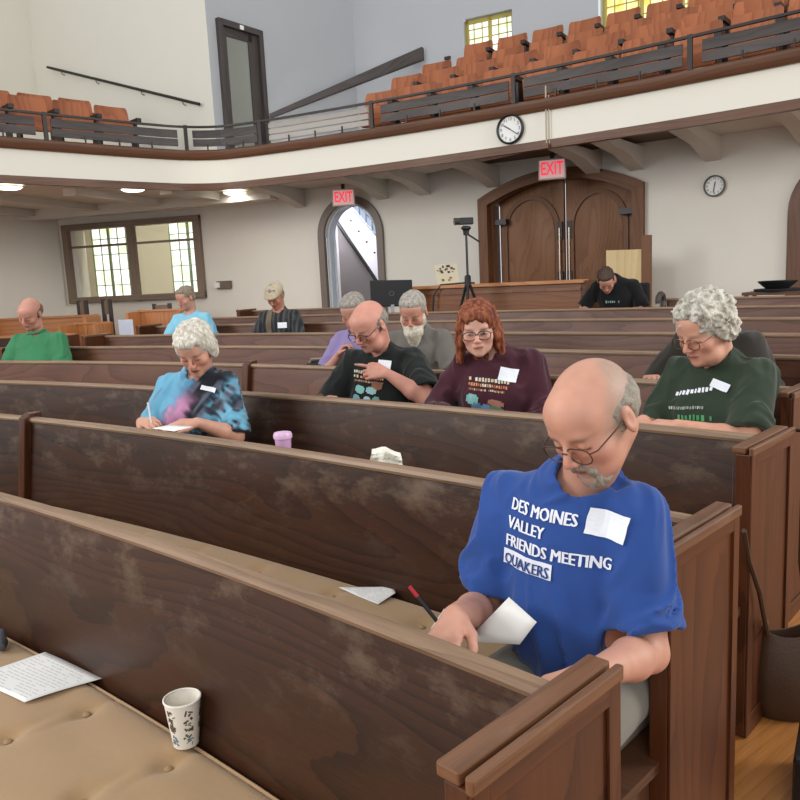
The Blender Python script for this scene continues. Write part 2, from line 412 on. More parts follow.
# door wall with its opening
b = MB()
DW = (DB - DA).length; dz0, dz1 = 1.56, 3.9
for a, c, z0, z1 in ((cA, DA + dd * .03, 1.5, 6.2), (DB - dd * .03, cB, 1.5, 6.2), (DA + dd * .03, DB - dd * .03, dz1 - .03, 6.2)):
    b.quad([a + Vector((0, 0, z0)), c + Vector((0, 0, z0)), c + Vector((0, 0, z1)), a + Vector((0, 0, z1))])
struct(b.build('wall_upper_door', M['wallshade']))
f1 = Vector((-dd.y, dd.x, 0)); fl = cA + f1 * 4.62
vwall('wall_upper_left', cA, fl, 1.5, 6.2, M['wallup'])
vwall('wall_upper_far_left', fl, fl - dd * 4.0 - f1 * .8, 1.5, 6.2, M['wallup'])
# upper door: frame, leaf with glass
o = thing('door_1', DA + Vector((0, 0, dz0))); struct(o, 'dark wooden balcony door with a tall glass pane')
b = MB(); fw = .085
mid = (DA + DB) / 2
for c in (DA + dd * fw / 2, DB - dd * fw / 2): b.box(c + Vector((0, 0, (dz0 + dz1) / 2)) + nrm * .0, (fw, .14, dz1 - dz0), dd)
b.box(mid + Vector((0, 0, dz1 - fw / 2)), (DW - fw * 2, .14, fw), dd); b.build('door_frame', M['blackwood'], o, bevel=.004)
b = MB(); lw = DW - 2 * fw; lc = mid - nrm * .02
b.box(lc - dd * (lw / 2 - .05) + Vector((0, 0, (dz0 + dz1 - fw) / 2)), (.10, .05, dz1 - dz0 - fw), dd)
b.box(lc + dd * (lw / 2 - .09) + Vector((0, 0, (dz0 + dz1 - fw) / 2)), (.18, .05, dz1 - dz0 - fw), dd)
b.box(lc + Vector((0, 0, dz1 - fw - .06)), (lw - .2, .05, .12), dd); b.box(lc + Vector((0, 0, dz0 + .25)), (lw - .2, .05, .5), dd); b.build('door_leaf', M['blackwood'], o)
b = MB(); b.box(lc + Vector((0, 0, (dz0 + dz1) / 2 + .1)), (lw - .2, .01, dz1 - dz0 - .5), dd); b.build('door_glass', mat('dull door glass', '9ea096', .15, transm=.35, spec=.6), o)
b = MB(); b.box(mid + nrm * .075 + Vector((0, 0, dz1 - .05)), (.07, .01, .06), dd); b.build('number_plate', M['white'], o)
# corridor behind the upper door
b = MB(); c0 = mid - nrm * 1.2 + dd * .55
b.box(c0 + Vector((0, 0, 2.9)), (1.3, .04, 2.8), dd); struct(b.build('wall_stair', mat('stair wall', '8f9486', .8)))
b = MB(); b.box(mid - nrm * .9 + Vector((0, 0, 1.9)) + dd * .1, (1.2, .05, .9), dd); struct(b.build('trim_30', mat('stair tread paint', '6d6450', .8)), 'stair side behind the balcony door')

# ================================================================ WINDOWS
def lattice(bm, o, ax, up, w_, h_, nx, ny, r=.012, d=.015):
    for i in range(nx + 1): bm.box(o + ax * (w_ * i / nx) + up * (h_ / 2), (r, d, h_), ax)
    for j in range(ny + 1): bm.box(o + ax * (w_ / 2) + up * (h_ * j / ny), (w_, d, r), ax)
def sky_pane(name, c1, c2, strength):
    m = bpy.data.materials.new(name); m.use_nodes = True; t = NT(m); bs = t.n['Principled BSDF']
    tc = t.new('ShaderNodeTexCoord'); n = t.new('ShaderNodeTexNoise'); n.inputs['Scale'].default_value = 3.5; n.inputs['Detail'].default_value = 3
    t.link(tc.outputs['Object'], n.inputs['Vector']); mp = t.new('ShaderNodeMapRange'); mp.inputs[1].default_value = .45; mp.inputs[2].default_value = .62; t.link(n.outputs[0], mp.inputs[0])
    mx = t.new('ShaderNodeMix', data_type='RGBA'); mx.inputs[6].default_value = (*lin(c1), 1); mx.inputs[7].default_value = (*lin(c2), 1); t.link(mp.outputs[0], mx.inputs[0])
    t.link(mx.outputs[2], bs.inputs['Emission Color']); bs.inputs['Emission Strength'].default_value = strength; bs.inputs['Base Color'].default_value = (.02, .02, .02, 1)
    return m
M['daypane'] = sky_pane('daylit leaded glass', 'f6faf2', 'd8e6bc', 1.5)
M['amber'] = sky_pane('amber leaded glass', 'fff6b8', 'e8cf5a', 1.3)
M['cream'] = mat('cream paint', 'e6dfc4', .8)
UP = Vector((0, 0, 1))
# big interior window, left
A, Bq = P(RW, 76.07), P(RW, 69.95); ax = (Bq - A).normalized(); WL = (Bq - A).length; inn = er(73) * -1
o = thing('window_1', A + Vector((0, 0, -.13))); struct(o, 'wide interior window in a brown wood frame on the left of the rear wall')
z0, z1 = -.13, 1.15; fw = .11
b = MB(); zc = (z0 + z1) / 2; base = inn * .02
for x in (fw / 2, WL * .505, WL - fw / 2): b.box(A + ax * x + UP * zc + base, (fw, .12, z1 - z0), ax)
for z in (z0 + fw / 2, z1 - fw * .4): b.box(A + ax * WL / 2 + UP * z + base * 1.1, (WL, .12, fw * .85), ax)
b.build('window_frame', M['winframe'], o, bevel=.005)
b = MB()
for x0, x1 in ((fw, WL * .505 - fw / 2), (WL * .505 + fw / 2, WL - fw)): b.box(A + ax * (x0 + x1) / 2 + UP * (z1 - .36) - inn * .0, (x1 - x0, .05, .035), ax)
b.build('transom_bar', M['winframe'], o)
for x0, x1 in ((fw, WL * .505 - fw / 2), (WL * .505 + fw / 2, WL - fw)):
    b = MB(); b.box(A + ax * (x0 + x1) / 2 + UP * zc - inn * .03, (x1 - x0, .006, z1 - z0 - .2), ax); b.build('pane', M['glass'], o)
# the lit side room behind it
bk = -inn * 1.6
b = MB(); b.quad([A + bk - ax * 1.2 + UP * -1.2, Bq + bk + ax * .8 + UP * -1.2, Bq + bk + ax * .8 + UP * 1.7, A + bk - ax * 1.2 + UP * 1.7]); struct(b.build('wall_side_room', M['cream']))
b = MB(); b.quad([A + bk - ax * 1.2 + UP * -1.2, A - inn * .26 - ax * 1.2 + UP * -1.2, A - inn * .26 - ax * 1.2 + UP * 1.7, A + bk - ax * 1.2 + UP * 1.7])
b.quad([Bq + bk + ax * .8 + UP * -1.2, Bq - inn * .26 + ax * .8 + UP * -1.2, Bq - inn * .26 + ax * .8 + UP * 1.7, Bq + bk + ax * .8 + UP * 1.7]); struct(b.build('wall_side_room_ends', M['cream']))
b = MB(); b.quad([A + bk - ax * 1.2 + UP * 1.7, Bq + bk + ax * .8 + UP * 1.7, Bq - inn * .26 + ax * .8 + UP * 1.7, A - inn * .26 - ax * 1.2 + UP * 1.7]); struct(b.build('ceiling_side_room', M['cream']))
for n_, (xa, xb) in enumerate(((-.68, .06), (.98, 1.75))):
    o = thing('window_%d' % (n_ + 2), A + bk + ax * xa + UP * -.4); struct(o, 'bright leaded window seen through the interior window')
    b = MB(); b.box(A + bk * .985 + ax * (xa + xb) / 2 + UP * .45, (xb - xa, .01, 1.7), ax); b.build('pane', M['daypane'], o)
    b = MB(); lattice(b, A + bk * .97 + ax * xa + UP * -.4, ax, UP, xb - xa, 1.7, 4, 6, .014); b.box(A + bk * .965 + ax * (xa + xb) / 2 + UP * .45, (.045, .03, 1.7), ax); b.build('lead_lattice', mat('window lead', '6c7a4e', .5), o)
# upper rear windows
for n_, (tr, tl, zb, zt) in enumerate(((60.45, 62.3, 3.35, 4.24), (53.6, 57.4, 3.35, 4.6))):
    o = thing('window_%d' % (n_ + 4), P(RU, (tr + tl) / 2, zb)); struct(o, 'small bright amber leaded window high on the balcony wall')
    A2, B2 = P(RU + .16, tl), P(RU + .16, tr); ax2 = (B2 - A2).normalized(); w2 = (B2 - A2).length
    b = MB(); b.box((A2 + B2) / 2 + UP * (zb + zt) / 2, (w2, .01, zt - zb), ax2); b.build('pane', M['amber'] if n_ else M['daypane'], o)
    b = MB(); lattice(b, A2 - er(tr) * .02 + UP * zb, ax2, UP, w2, zt - zb, 6 if n_ == 0 else 10, 6, .016)
    for x in ([0.03, w2 / 2, w2 - .03] if n_ == 0 else [.03, w2 * .33, w2 * .66, w2 - .03]): b.box(A2 - er(tr) * .03 + ax2 * x + UP * (zb + zt) / 2, (.06, .04, zt - zb), ax2)
    b.box(A2 - er(tr) * .03 + ax2 * w2 / 2 + UP * (zt - .03), (w2, .04, .06), ax2)
    b.build('window_frame', mat('yellow painted frame', 'b0a050', .5), o)

# ================================================================ ARCHED DOORS
def archpath(tr, tl, R, spring, apex, z0, flat=False, n=20, grow=0):
    f = arch_top(tr, tl, spring, apex, flat); out = [P(R, tl, z0)]
    if flat:
        for i in range(n + 1): t = tl + (tr - tl) * i / n; out.append(P(R, t, f(t)))
    else:
        tm, hw = (tr + tl) / 2, (tl - tr) / 2
        for i in range(n + 1):
            a = PI * i / n; out.append(P(R, tm + hw * cos(a), spring + (apex - spring) * sin(a)))
    out.append(P(R, tr, z0)); return out
def archframe(b, tr, tl, R, spring, apex, z0, w_, d_, flat=False):
    # rectangular section following the arch; w_ wide in the wall plane, d_ deep
    pts = archpath(tr, tl, R, spring, apex, z0, flat); e = er((tr + tl) / 2); n = len(pts); rings = []; lu = 0
    for i, p in enumerate(pts):
        a, c = pts[max(i - 1, 0)], pts[min(i + 1, n - 1)]; d0 = (p - a).normalized() if i else None; d1 = (c - p).normalized() if i < n - 1 else None
        t = ((d0 or d1) + (d1 or d0)).normalized(); side = t.cross(e).normalized(); k = 1 / max(.5, side.dot(((d0 or d1)).cross(e).normalized()))
        rings.append([p, p - side * w_ * k, p - side * w_ * k - e * d_, p - e * d_])
    for i in range(n - 1):
        l = (pts[i + 1] - pts[i]).length
        for j in range(4):
            k = (j + 1) % 4; lv = [0, w_, w_ + d_, 2 * w_ + d_, 2 * w_ + 2 * d_]
            b.quad([rings[i][j], rings[i + 1][j], rings[i + 1][k], rings[i][k]], [(lu, lv[j]), (lu + l, lv[j]), (lu + l, lv[j + 1]), (lu, lv[j + 1])])
        lu += l
    b.quad(rings[0]); b.quad(rings[-1])
def archfill(b, tr, tl, R, spring, apex, z0, flat=False, n=24):
    f = arch_top(tr, tl, spring, apex, flat)
    for i in range(n):
        a, c = tr + (tl - tr) * i / n, tr + (tl - tr) * (i + 1) / n
        pts = [P(R, c, z0), P(R, a, z0), P(R, a, f(a)), P(R, c, f(c))]
        ua, uc = R * rad(a), R * rad(c); b.quad(pts, [(z0, uc), (z0, ua), (f(a), ua), (f(c), uc)])
# double door
o = thing('door_2', P(RW, 56.4, FLB)); struct(o, 'wide brown wooden double door under a low arch')
b = MB(); archframe(b, 53.89, 58.98, RW + .02, .98, 1.26, FLB, .13, .10, True); b.build('door_frame', M['doorframe'], o)
b = MB(); archframe(b, 54.16, 58.69, RW + .22, .92, 1.19, FLB, .05, .19, True); b.build('inner_frame', M['doorframe'], o)
for nm, tr, tl in (('door_leaf', 56.42, 58.5), ('door_leaf', 54.35, 56.36)):
    b = MB(); f = arch_top(54.2, 58.66, .90, 1.17, True)
    n = 16
    for i in range(n):
        a, c = tr + (tl - tr) * i / n, tr + (tl - tr) * (i + 1) / n
        for RR_ in (RW + .17, RW + .22):
            b.quad([P(RR_, c, FLB), P(RR_, a, FLB), P(RR_, a, f(a)), P(RR_, c, f(c))], [(FLB, c * .42), (FLB, a * .42), (f(a), a * .42), (f(c), c * .42)])
    leaf = b.build(nm, M['door'], o)
    b = MB(); archframe(b, tr + .25, tl - .25, RW + .175, .55, .93, FLB + .2, -.05, .03); b.build('panel_molding', M['doorframe'], leaf)
    b = MB(); archfill(b, tr + .3, tl - .3, RW + .16, .55, .91, FLB + .25); b.build('arched_panel', M['door'], leaf)
    hx = tl - .12 if tr > 56 else tr + .12
    b = MB(); b.box(P(RW + .10, hx, .68), (.1, .16, .07), er(hx)); b.build('door_closer', M['black'], leaf)
    b = MB(); mx_ = tr + .12 if tr > 56 else tl - .12
    for zz in (.52, -.1): b.box(P(RW + .15, mx_, zz), (.03, .07, .22), er(mx_))
    b.build('latch_plate', M['iron'], leaf)
    b = MB(); b.box(P(RW + .14, mx_, -.1), (.03, .012, 1.3), er(mx_)); b.build('pull_bar', mat('steel bar', 'b8aa9a', .4, metal=.7), leaf)
# left arched doorway
o = thing('door_3', P(RW, 63.75, FLB)); struct(o, 'arched doorway with a view of a bright stairwell')
b = MB(); archframe(b, 62.5, 65.03, RW + .02, .68, 1.22, FLB, .10, .07); b.build('door_frame', mat('taupe frame', '6e6259', .45), o)
b = MB(); archframe(b, 62.74, 64.77, RW + .2, .66, 1.13, FLB, .045, .17); b.build('inner_frame', mat('pale door frame', 'b9c3cd', .4), o)
b = MB(); b.box(P(RW + .16, 64.66, -.3), (.04, .035, 1.9), er(64.66)); b.build('door_edge', mat('white door edge', 'dfe6ee', .4), o)
# stairwell behind it
e = er(63.75); tt = et(63.75)
def sw(x, d, z): return P(RW + d, 63.75) - tt * x + UP * z       # x to the right as seen from the hall
b = MB(); b.quad([sw(-2.2, 1.8, FLB), sw(1.2, 1.8, FLB), sw(1.2, 1.8, 1.9), sw(-2.2, 1.8, 1.9)]); struct(b.build('wall_stairwell', mat('stairwell wall', 'e9e6f2', .8)))
b = MB(); b.hexa([sw(-.75, .9, -2.2), sw(1.2, .9, -2.2), sw(1.2, .96, -2.2), sw(-.75, .96, -2.2), sw(-.75, .9, .96), sw(1.2, .9, -1.9), sw(1.2, .96, -1.9), sw(-.75, .96, .96)])
struct(b.build('trim_31', mat('stair side paint', '8c8588', .7)), 'grey side of the stair behind the arched doorway')
o = thing('stair_rail', sw(0, .86, .2), 'dark handrail sloping down the stair behind the arched doorway', 'handrail')
b = MB(); b.tube([sw(-.75, .86, .98), sw(1.2, .86, -1.87)], .028); b.build('rail', M['black'], o)
for i in range(5):
    x = -.99 + i * .14; b = MB(); b.lathe([(0, 0), (.016, 0), (.016, .02), (0, .025)], sw(x, 1.79, 1.03 - i * .185), 10, -e, UP); b.build('bolt', M['black'], o)
o = thing('upper_rail', sw(-.6, 1.3, 1), 'thin upper rail crossing the bright stairwell above the dark handrail', 'handrail')
b = MB(); b.tube([sw(-1.0, 1.3, 1.5), sw(.3, 1.3, .1)], .012); b.build('rail', mat('grey paint', '5f6d78', .5), o)
o = thing('window_6', sw(-.4, 1.75, .6)); struct(o, 'leaded stairwell window seen through the arched doorway')
b = MB(); b.quad([sw(-.93, 1.76, 1.25), sw(-.21, 1.76, .43), sw(-.21, 1.76, 1.7), sw(-.93, 1.76, 1.7)]); b.build('pane', sky_pane('stair glass', 'b4c4dc', '7f93b5', .9), o)
b = MB()
for i in range(7): b.tube([sw(-.91 + i * .115, 1.74, 1.23 - i * .131), sw(-.91 + i * .115, 1.74, 1.7)], .012)
for i in range(5): b.tube([sw(-.92, 1.74, 1.40 - i * .0 + i * .12), sw(-.22, 1.74, .60 + i * .12)], .009)
b.build('lead_lattice', mat('lead', '5b6270', .5), o)
area('stairwell_fill_light', tuple(sw(-.6, .6, 1.5)), tuple(sw(-.7, 1.8, .6)), .8, .6, 95, (.92, .95, 1))  # added fill light inside the doorway, brightens the stairwell wall
area('side_room_fill_light', tuple(A - inn * .5 + ax * 1.2 + UP * 1.5), tuple(A + bk + ax * 1.2 + UP * .2), 2.0, .5, 190, (1, .98, .9))  # added fill light behind the interior window, brightens the side room
# right arched dark window/door at the frame edge
o = thing('door_4', P(RW, 48.7, FLB)); struct(o, 'dark arched door frame at the right end of the rear wall')
b = MB(); archframe(b, 47.1, 50.26, RW + .02, .5, 1.1, FLB, .15, .06); b.build('door_frame', M['trimwood'], o)
b = MB(); archfill(b, 47.3, 50.0, RW + .12, .45, 1.0, FLB); b.build('door_leaf', mat('dark blue glass', '20242f', .12), o)
# flush lamps on the plaster underside, left bay
for i, (x, y) in enumerate(((-3.35, 10.35), (-2.2, 11.2), (-4.6, 9.6))):
    o = thing('ceiling_lamp', (x, y, 1.35), 'flush round white lamp under the left balcony, %s' % ['just behind the balcony front in the middle', 'nearest the balcony corner', 'nearest the left edge'][i], 'lamp', 'flush lamps under the balcony')
    m_ = M.get('lampglass') or mat('lit lamp glass', 'fff6e4', .4, emit=4.0); M['lampglass'] = m_
    b = MB(); b.lathe([(0, -.035), (.12, -.03), (.15, -.01), (.15, 0), (0, 0)], (x, y, 1.345), 24); b.build('lamp_glass', m_, o, smooth=True)
    b = MB(); b.lathe([(.15, -.012), (.165, -.012), (.165, .0), (.15, .0), (.15, -.012)], (x, y, 1.347), 24); b.build('rim', M['white'], o)
    d = bpy.data.lights.new('lamp_light', 'AREA'); d.shape = 'DISK'; d.size = .3; d.energy = (8, 4, 8)[i]; d.color = (1, .95, .86); lo = bpy.data.objects.new('lamp_light', d); col.objects.link(lo); lo.location = (x, y, 1.29)

# ================================================================ PEWS
ROWW = ['front', 'second', 'third', 'fourth', 'fifth', 'sixth', 'seventh', 'eighth', 'ninth']
def frame_face(b, c, e, tout, r0, r1, z0, z1, w_=.045, d=.008):
    # raised border strips on a face looking along tout
    def bx(ra, rb, za, zb): b.box(c + e * (ra + rb) / 2 + UP * (za + zb) / 2 + tout * d / 2, (rb - ra, d, zb - za), e, by=tout)
    bx(r0, r0 + w_, z0, z1); bx(r1 - w_, r1, z0, z1); bx(r0 + w_, r1 - w_, z1 - w_, z1); bx(r0 + w_, r1 - w_, z0, z0 + w_ * 2)
def pew_end(k, th, sg, root, ext=True):
    # sg=-1: outer face looks to smaller theta (right aisle)
    R, z = Rk(k), zk(k); e, t = er(th), et(th) * sg; c = P(0, th) ; c = Vector((CX, CY, 0)) - t * .024
    zb = floor_z(R - .2); T = .042
    b = MB(); b.box(c + e * (R - .085) + t * T / 2 + UP * (z + zb) / 2, (.37, T, z - zb), e, by=t)
    o = b.build('end_panel', M['end'], root, bevel=.003)
    b = MB(); frame_face(b, c + t * T, e, t, R - .27, R + .10, zb, z - .0, .034, .007); b.build('panel_border', M['end'], o, bevel=.002)
    b = MB(); b.box(c + e * (R - .085) + t * (T / 2 - .012) + UP * (z + .012), (.375, T - .002, .022), e, by=t)
    b.box(c + e * (R - .085) + t * (T + .004) + UP * (z + .010), (.378, .014, .026), e, by=t); b.build('end_cap', M['cap'], root, bevel=.004)
def pew(k, t0, t1, label, right_end=True, left_end=True, divider=None, rack=True):
    R, z = Rk(k), zk(k); tm = (t0 + t1) / 2; zb = floor_z(R)
    root = thing('pew', P(R, max(t0, min(t1, 52)), zb), label, 'pew', 'curved dark oak pews')
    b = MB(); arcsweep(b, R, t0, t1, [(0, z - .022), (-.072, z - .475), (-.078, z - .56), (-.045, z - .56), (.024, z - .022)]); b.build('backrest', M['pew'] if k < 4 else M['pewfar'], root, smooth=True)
    RWD = .007 if k == 1 else 0
    b = MB(); arcsweep(b, R, t0, t1, [(-.008, z - .022), (-.012, z - .012), (-.008, z - .001), (-.002, z + .002), (.026 - RWD, z + .002), (.030 - RWD, z - .006), (.030 - RWD, z - .022)]); b.build('top_rail', M['rail'], root, smooth=True)
    b = MB(); arcsweep(b, R, t0, t1, [(-.52, z - .495), (-.52, z - .472), (-.075, z - .478), (-.075, z - .505)]); b.build('seat', M['seat'], root, smooth=True)
    n = max(2, int((t1 - t0) / 4))
    for i in range(n + 1):
        t = t0 + .15 + (t1 - t0 - .3) * i / n; b = MB(); b.box(P(R - .28, t, (z - .495 + zb) / 2 - .012), (.40, .04, z - .495 - zb + .02), er(t)); b.build('support', M['seat'], root)
    if rack:
        b = MB(); arcsweep(b, R, t0 + .2, t1 - .2, [(.022, z - .092), (.150, z - .092), (.150, z - .07), (.138, z - .07), (.138, z - .082), (.024, z - .082)]); b.build('book_rack', M['seat'], root)
    if right_end: pew_end(k, t0, -1, root)
    if left_end: pew_end(k, t1, 1, root)
    if divider:
        e, t = er(divider), et(divider); c = Vector((CX, CY, 0))
        b = MB(); q = []
        for s_ in (-.026, .026):
            for r_, zz in ((R - .10, z - .47), (R - .02 - .015, z - .0), (R + .0, z + .022), (R + .06, z + .022), (R + .06, z - .56), (R - .10, z - .56)): q.append(c + e * r_ + t * s_ + UP * zz)
        b.quad(q[:6]); b.quad(q[6:][::-1])
        for i in range(6): b.quad([q[i], q[i + 6], q[6 + (i + 1) % 6], q[(i + 1) % 6]])
        b.build('divider', M['end'], root, bevel=.004)
    return root
lab = {1: 'long dark oak pew nearest the camera, with the paper coffee cup standing on its cushion',
 2: 'dark oak pew the man in the blue shirt sits on',
 3: 'dark oak pew the woman in the tie-dye shirt sits on',
 4: 'dark oak pew where the couple and the curly-haired woman sit',
 5: 'dark oak pew where the bearded man and the man in the green polo sit',
 6: 'empty dark oak pew just behind the bearded man',
 7: 'dark oak pew where the man in the flat cap sits',
 8: 'dark oak pew in the last full row before the oak partition'}
for k in range(1, 9):
    tr = 44.8 + .42 * (k - 1); tl = 67.0 if k < 6 else (66.3)
    pew(k, tr, tl, lab[k], True, True, 56.65 if k % 2 == 0 else None, rack=1 < k < 5)
pew(9, 61.4, 65.7, 'short dark oak pew against the rear wall behind the man in the flat cap', True, True, rack=False)
p9 = pew(9, 46.5, 52.1, 'dark oak pew at the right in front of the round wall clock', True, False, rack=False)
b = MB(); e9, c9 = er(52.15), Vector((CX, CY, 0))       # scrolled left end of the right rear pew
pts = [(Rk(9) - .12 + .10 * cos(a) * (1 - .35 * i / 14), zk(9) - .02 + .09 * sin(a) * (1 - .35 * i / 14)) for i, a in enumerate(np.linspace(-2.2, 3.4, 15))]
b.tube([c9 + e9 * r_ + UP * z_ for r_, z_ in [(Rk(9) + .02, zk(9) - .85), (Rk(9) - .0, zk(9) - .4)] + pts], .028, 8); b.build('scroll_end', M['blackwood'], p9, smooth=True)

# seat cushions
def cushion(k, t0, t1, label, buttons, step=.012, depth=.44):
    R, z = Rk(k), zk(k) - .43; r0, r1 = R - .52, R - .08; zb = z - .043
    if k == 2: z += .022; r1 = R - .068
    L = (t1 - t0) * rad(1) * R; nu = int(L / step); nv = int((r1 - r0) / step)
    U = np.linspace(0, L, nu + 1); V = np.linspace(0, r1 - r0, nv + 1); UU, VV = np.meshgrid(U, V, indexing='ij')
    edge = np.minimum(np.minimum(VV, (r1 - r0) - VV), np.minimum(UU, L - UU)); H = -.030 * np.exp(-edge / (.012 if k != 2 else .006))
    seam = np.zeros_like(H)
    for bu, bv in buttons:
        d = np.hypot(UU - bu, VV - bv); H -= .016 * np.exp(-(d / .035) ** 2)
        # soft pull creases running across the pad from each button
        H -= .005 * np.exp(-((UU - bu) / .014) ** 2) * np.exp(-((VV - bv) / .12) ** 2)
    H += .0035 * np.sin(UU * 9 + 2 * np.sin(VV * 11)) * np.sin(VV * 14 + UU * 3) * np.clip(edge / .05, 0, 1)
    v = []
    for i in range(nu + 1):
        th = t0 + (t1 - t0) * i / nu; e = er(th)
        for j in range(nv + 1):
            p = Vector((CX, CY, 0)) + e * (r0 + V[j]); v.append((p.x, p.y, z + H[i, j]))
    f = [(i * (nv + 1) + j, i * (nv + 1) + j + 1, (i + 1) * (nv + 1) + j + 1, (i + 1) * (nv + 1) + j) for i in range(nu) for j in range(nv)]
    # skirt
    n0 = len(v)
    ring = [i * (nv + 1) for i in range(nu + 1)] + [nu * (nv + 1) + j for j in range(1, nv + 1)] + [i * (nv + 1) + nv for i in range(nu - 1, -1, -1)] + [j for j in range(nv - 1, 0, -1)]
    for a in ring: v.append((v[a][0], v[a][1], zb))
    for i in range(len(ring)):
        j = (i + 1) % len(ring); f.append((ring[i], ring[j], n0 + j, n0 + i))
    f.append(tuple(n0 + i for i in range(len(ring))))
    off = P(R - .3, t0, zb); me = bpy.data.meshes.new('seat_cushion'); me.from_pydata([Vector(p) - off for p in v], [], f); me.materials.append(M['cushion'])
    me.polygons.foreach_set('use_smooth', [True] * len(f))
    bm = bmesh.new(); bm.from_mesh(me); bmesh.ops.recalc_face_normals(bm, faces=bm.faces); bm.to_mesh(me); bm.free()
    o = bpy.data.objects.new('seat_cushion', me); col.objects.link(o); o.location = off; WORLDOFF[o.name] = off
    tag(o, label, 'cushion', 'tan pew cushions')
    b = MB(); th0 = lambda u: t0 + (t1 - t0) * u / L
    for (ra) in (r0 + .006, r1 - .006): b.tube(arcpts(ra, t0, t1, z - .012, .6), .0045, 6)
    b.build('piping', M['cushion'], o, smooth=True)
    for bu, bv in buttons:
        b = MB(); c = P(r0 + bv, th0(bu), z - .019); b.lathe([(.011, 0), (.011, .005), (.006, .009), (0, .0095)], c, 10); b.build('button', M['button'], o, smooth=True)
    return o
def ub(k, t0, lst): return [((t - t0) * rad(1) * Rk(k), dr + .52) for t, dr in lst]
c1t = 45.05
cushion(1, c1t, 66.5, 'tufted tan cushion on the nearest pew, under the paper coffee cup', ub(1, c1t, [(48.24 + 1.37 * i, -.17) for i in range(-2, 8)] + [(48.41 + 1.37 * i, -.352) for i in range(-2, 8)]))
cushion(2, 45.5, 66.5, 'tan cushion on the pew of the man in the blue shirt', ub(2, 45.5, [(46.6 + 1.3 * i, -.17) for i in range(0, 8)] + [(46.7 + 1.3 * i, -.35) for i in range(0, 8)]), .02)
for k, lb in ((3, 'tan cushion on the pew of the woman in the tie-dye shirt'), (4, 'tan cushion on the pew of the couple'), (5, 'tan cushion on the pew of the bearded man')):
    cushion(k, 45.1 + .42 * (k - 1), 66.5, lb, [], .05)

# pews of the left section, beyond the left aisle, turned another way
def side_pew(a, c, zt, label, m, h=.5, panel=None):
    a, c = Vector(a), Vector(c); ax = (c - a).normalized(); L = (c - a).length; zb = floor_z(23.0); n = Vector((ax.y, -ax.x, 0))
    root = thing('side_pew', (a.x, a.y, zb), label, 'pew', 'light oak pews of the left section')
    b = MB(); b.box((a + c) / 2 + UP * (zt + zb) / 2 * 1 + UP * .0, (L, .03, zt - zb), ax); b.build('backrest', m, root)
    b = MB(); b.box((a + c) / 2 + UP * (zt + .012), (L + .02, .07, .03), ax); b.build('top_rail', M['orange'], root, bevel=.004)
    b = MB(); b.box((a + c) / 2 + UP * (zb + .42) + n * .22, (L, .42, .03), ax); b.build('seat', m, root)
    for p in (a, c):
        b = MB(); b.box(p + n * .16 + UP * (zb + (zt - zb) / 2), (.045, .42, zt - zb + .02), ax); b.build('end_panel', M['end'] if m is not M['orange'] else m, root, bevel=.004)
side_pew((-5.9, 11.35, 0), (-4.3, 11.15, 0), -.30, 'window-lit oak side pew under the left end of the wide window', M['orange'])
side_pew((-4.5, 10.85, 0), (-3.98, 10.72, 0), -.40, 'short window-lit oak pew panel next to the white screen', M['orange'])
side_pew((-3.65, 11.0, 0), (-2.9, 10.9, 0), -.27, 'window-lit oak pew panel to the right of the white screen', M['orange'])
side_pew((-5.8, 10.2, 0), (-4.15, 9.95, 0), -.50, 'low brown pew just behind the man in the green polo', M['pew'])
0 and side_pew((-3.55, 10.35, 0), (-3.0, 10.25, 0), -.42, 'small dark pew end left of the woman in light blue', M['pew'])
# dark posts / chair backs near the window
def post_chair(p, zt, w_, label):
    p = Vector(p); zb = floor_z(23.0); r = thing('chair', (p.x, p.y, zb), label, 'chair', 'dark chairs under the wide window'); ax = Vector((.95, -.3, 0)).normalized(); n = Vector((ax.y, -ax.x, 0))
    for s_ in (-1, 1):
        b = MB(); b.box(p + ax * s_ * w_ / 2 + UP * (zt + zb) / 2, (.045, .045, zt - zb), ax); b.build('leg', M['blackwood'], r)
        b = MB(); b.box(p + ax * s_ * w_ / 2 + n * .38 + UP * (zb + .22), (.04, .04, .44), ax); b.build('leg', M['blackwood'], r)
    b = MB(); b.box(p + UP * (zt - .12), (w_, .025, .2), ax); b.build('backrest', M['winframe'], r)
    b = MB(); b.box(p + n * .2 + UP * (zb + .45), (w_ + .04, .42, .04), ax); b.build('seat', M['blackwood'], r)
post_chair((-4.68, 11.6, 0), -.07, .13, 'narrow dark chair under the left side of the wide window, left of its twin')
post_chair((-4.28, 11.5, 0), -.07, .12, 'narrow dark chair under the wide window, right of its twin')
post_chair((-3.42, 11.35, 0), -.17, .26, 'low dark chair back under the right half of the wide window')
b = MB(); b.box(Vector((-3.72, 10.62, -.465)), (.23, .03, .22), (.96, -.28, 0)); o = b.build('screen', mat('pale blue screen', 'c4d0e2', .3), bevel=.01); tag(o, 'pale blue-white flat panel standing among the side pews on the left', 'screen')
b = MB(); b.box(Vector((-3.72, 10.63, -.89)), (.16, .03, .62), (.96, -.28, 0)); b.build('stand', M['black'], o)

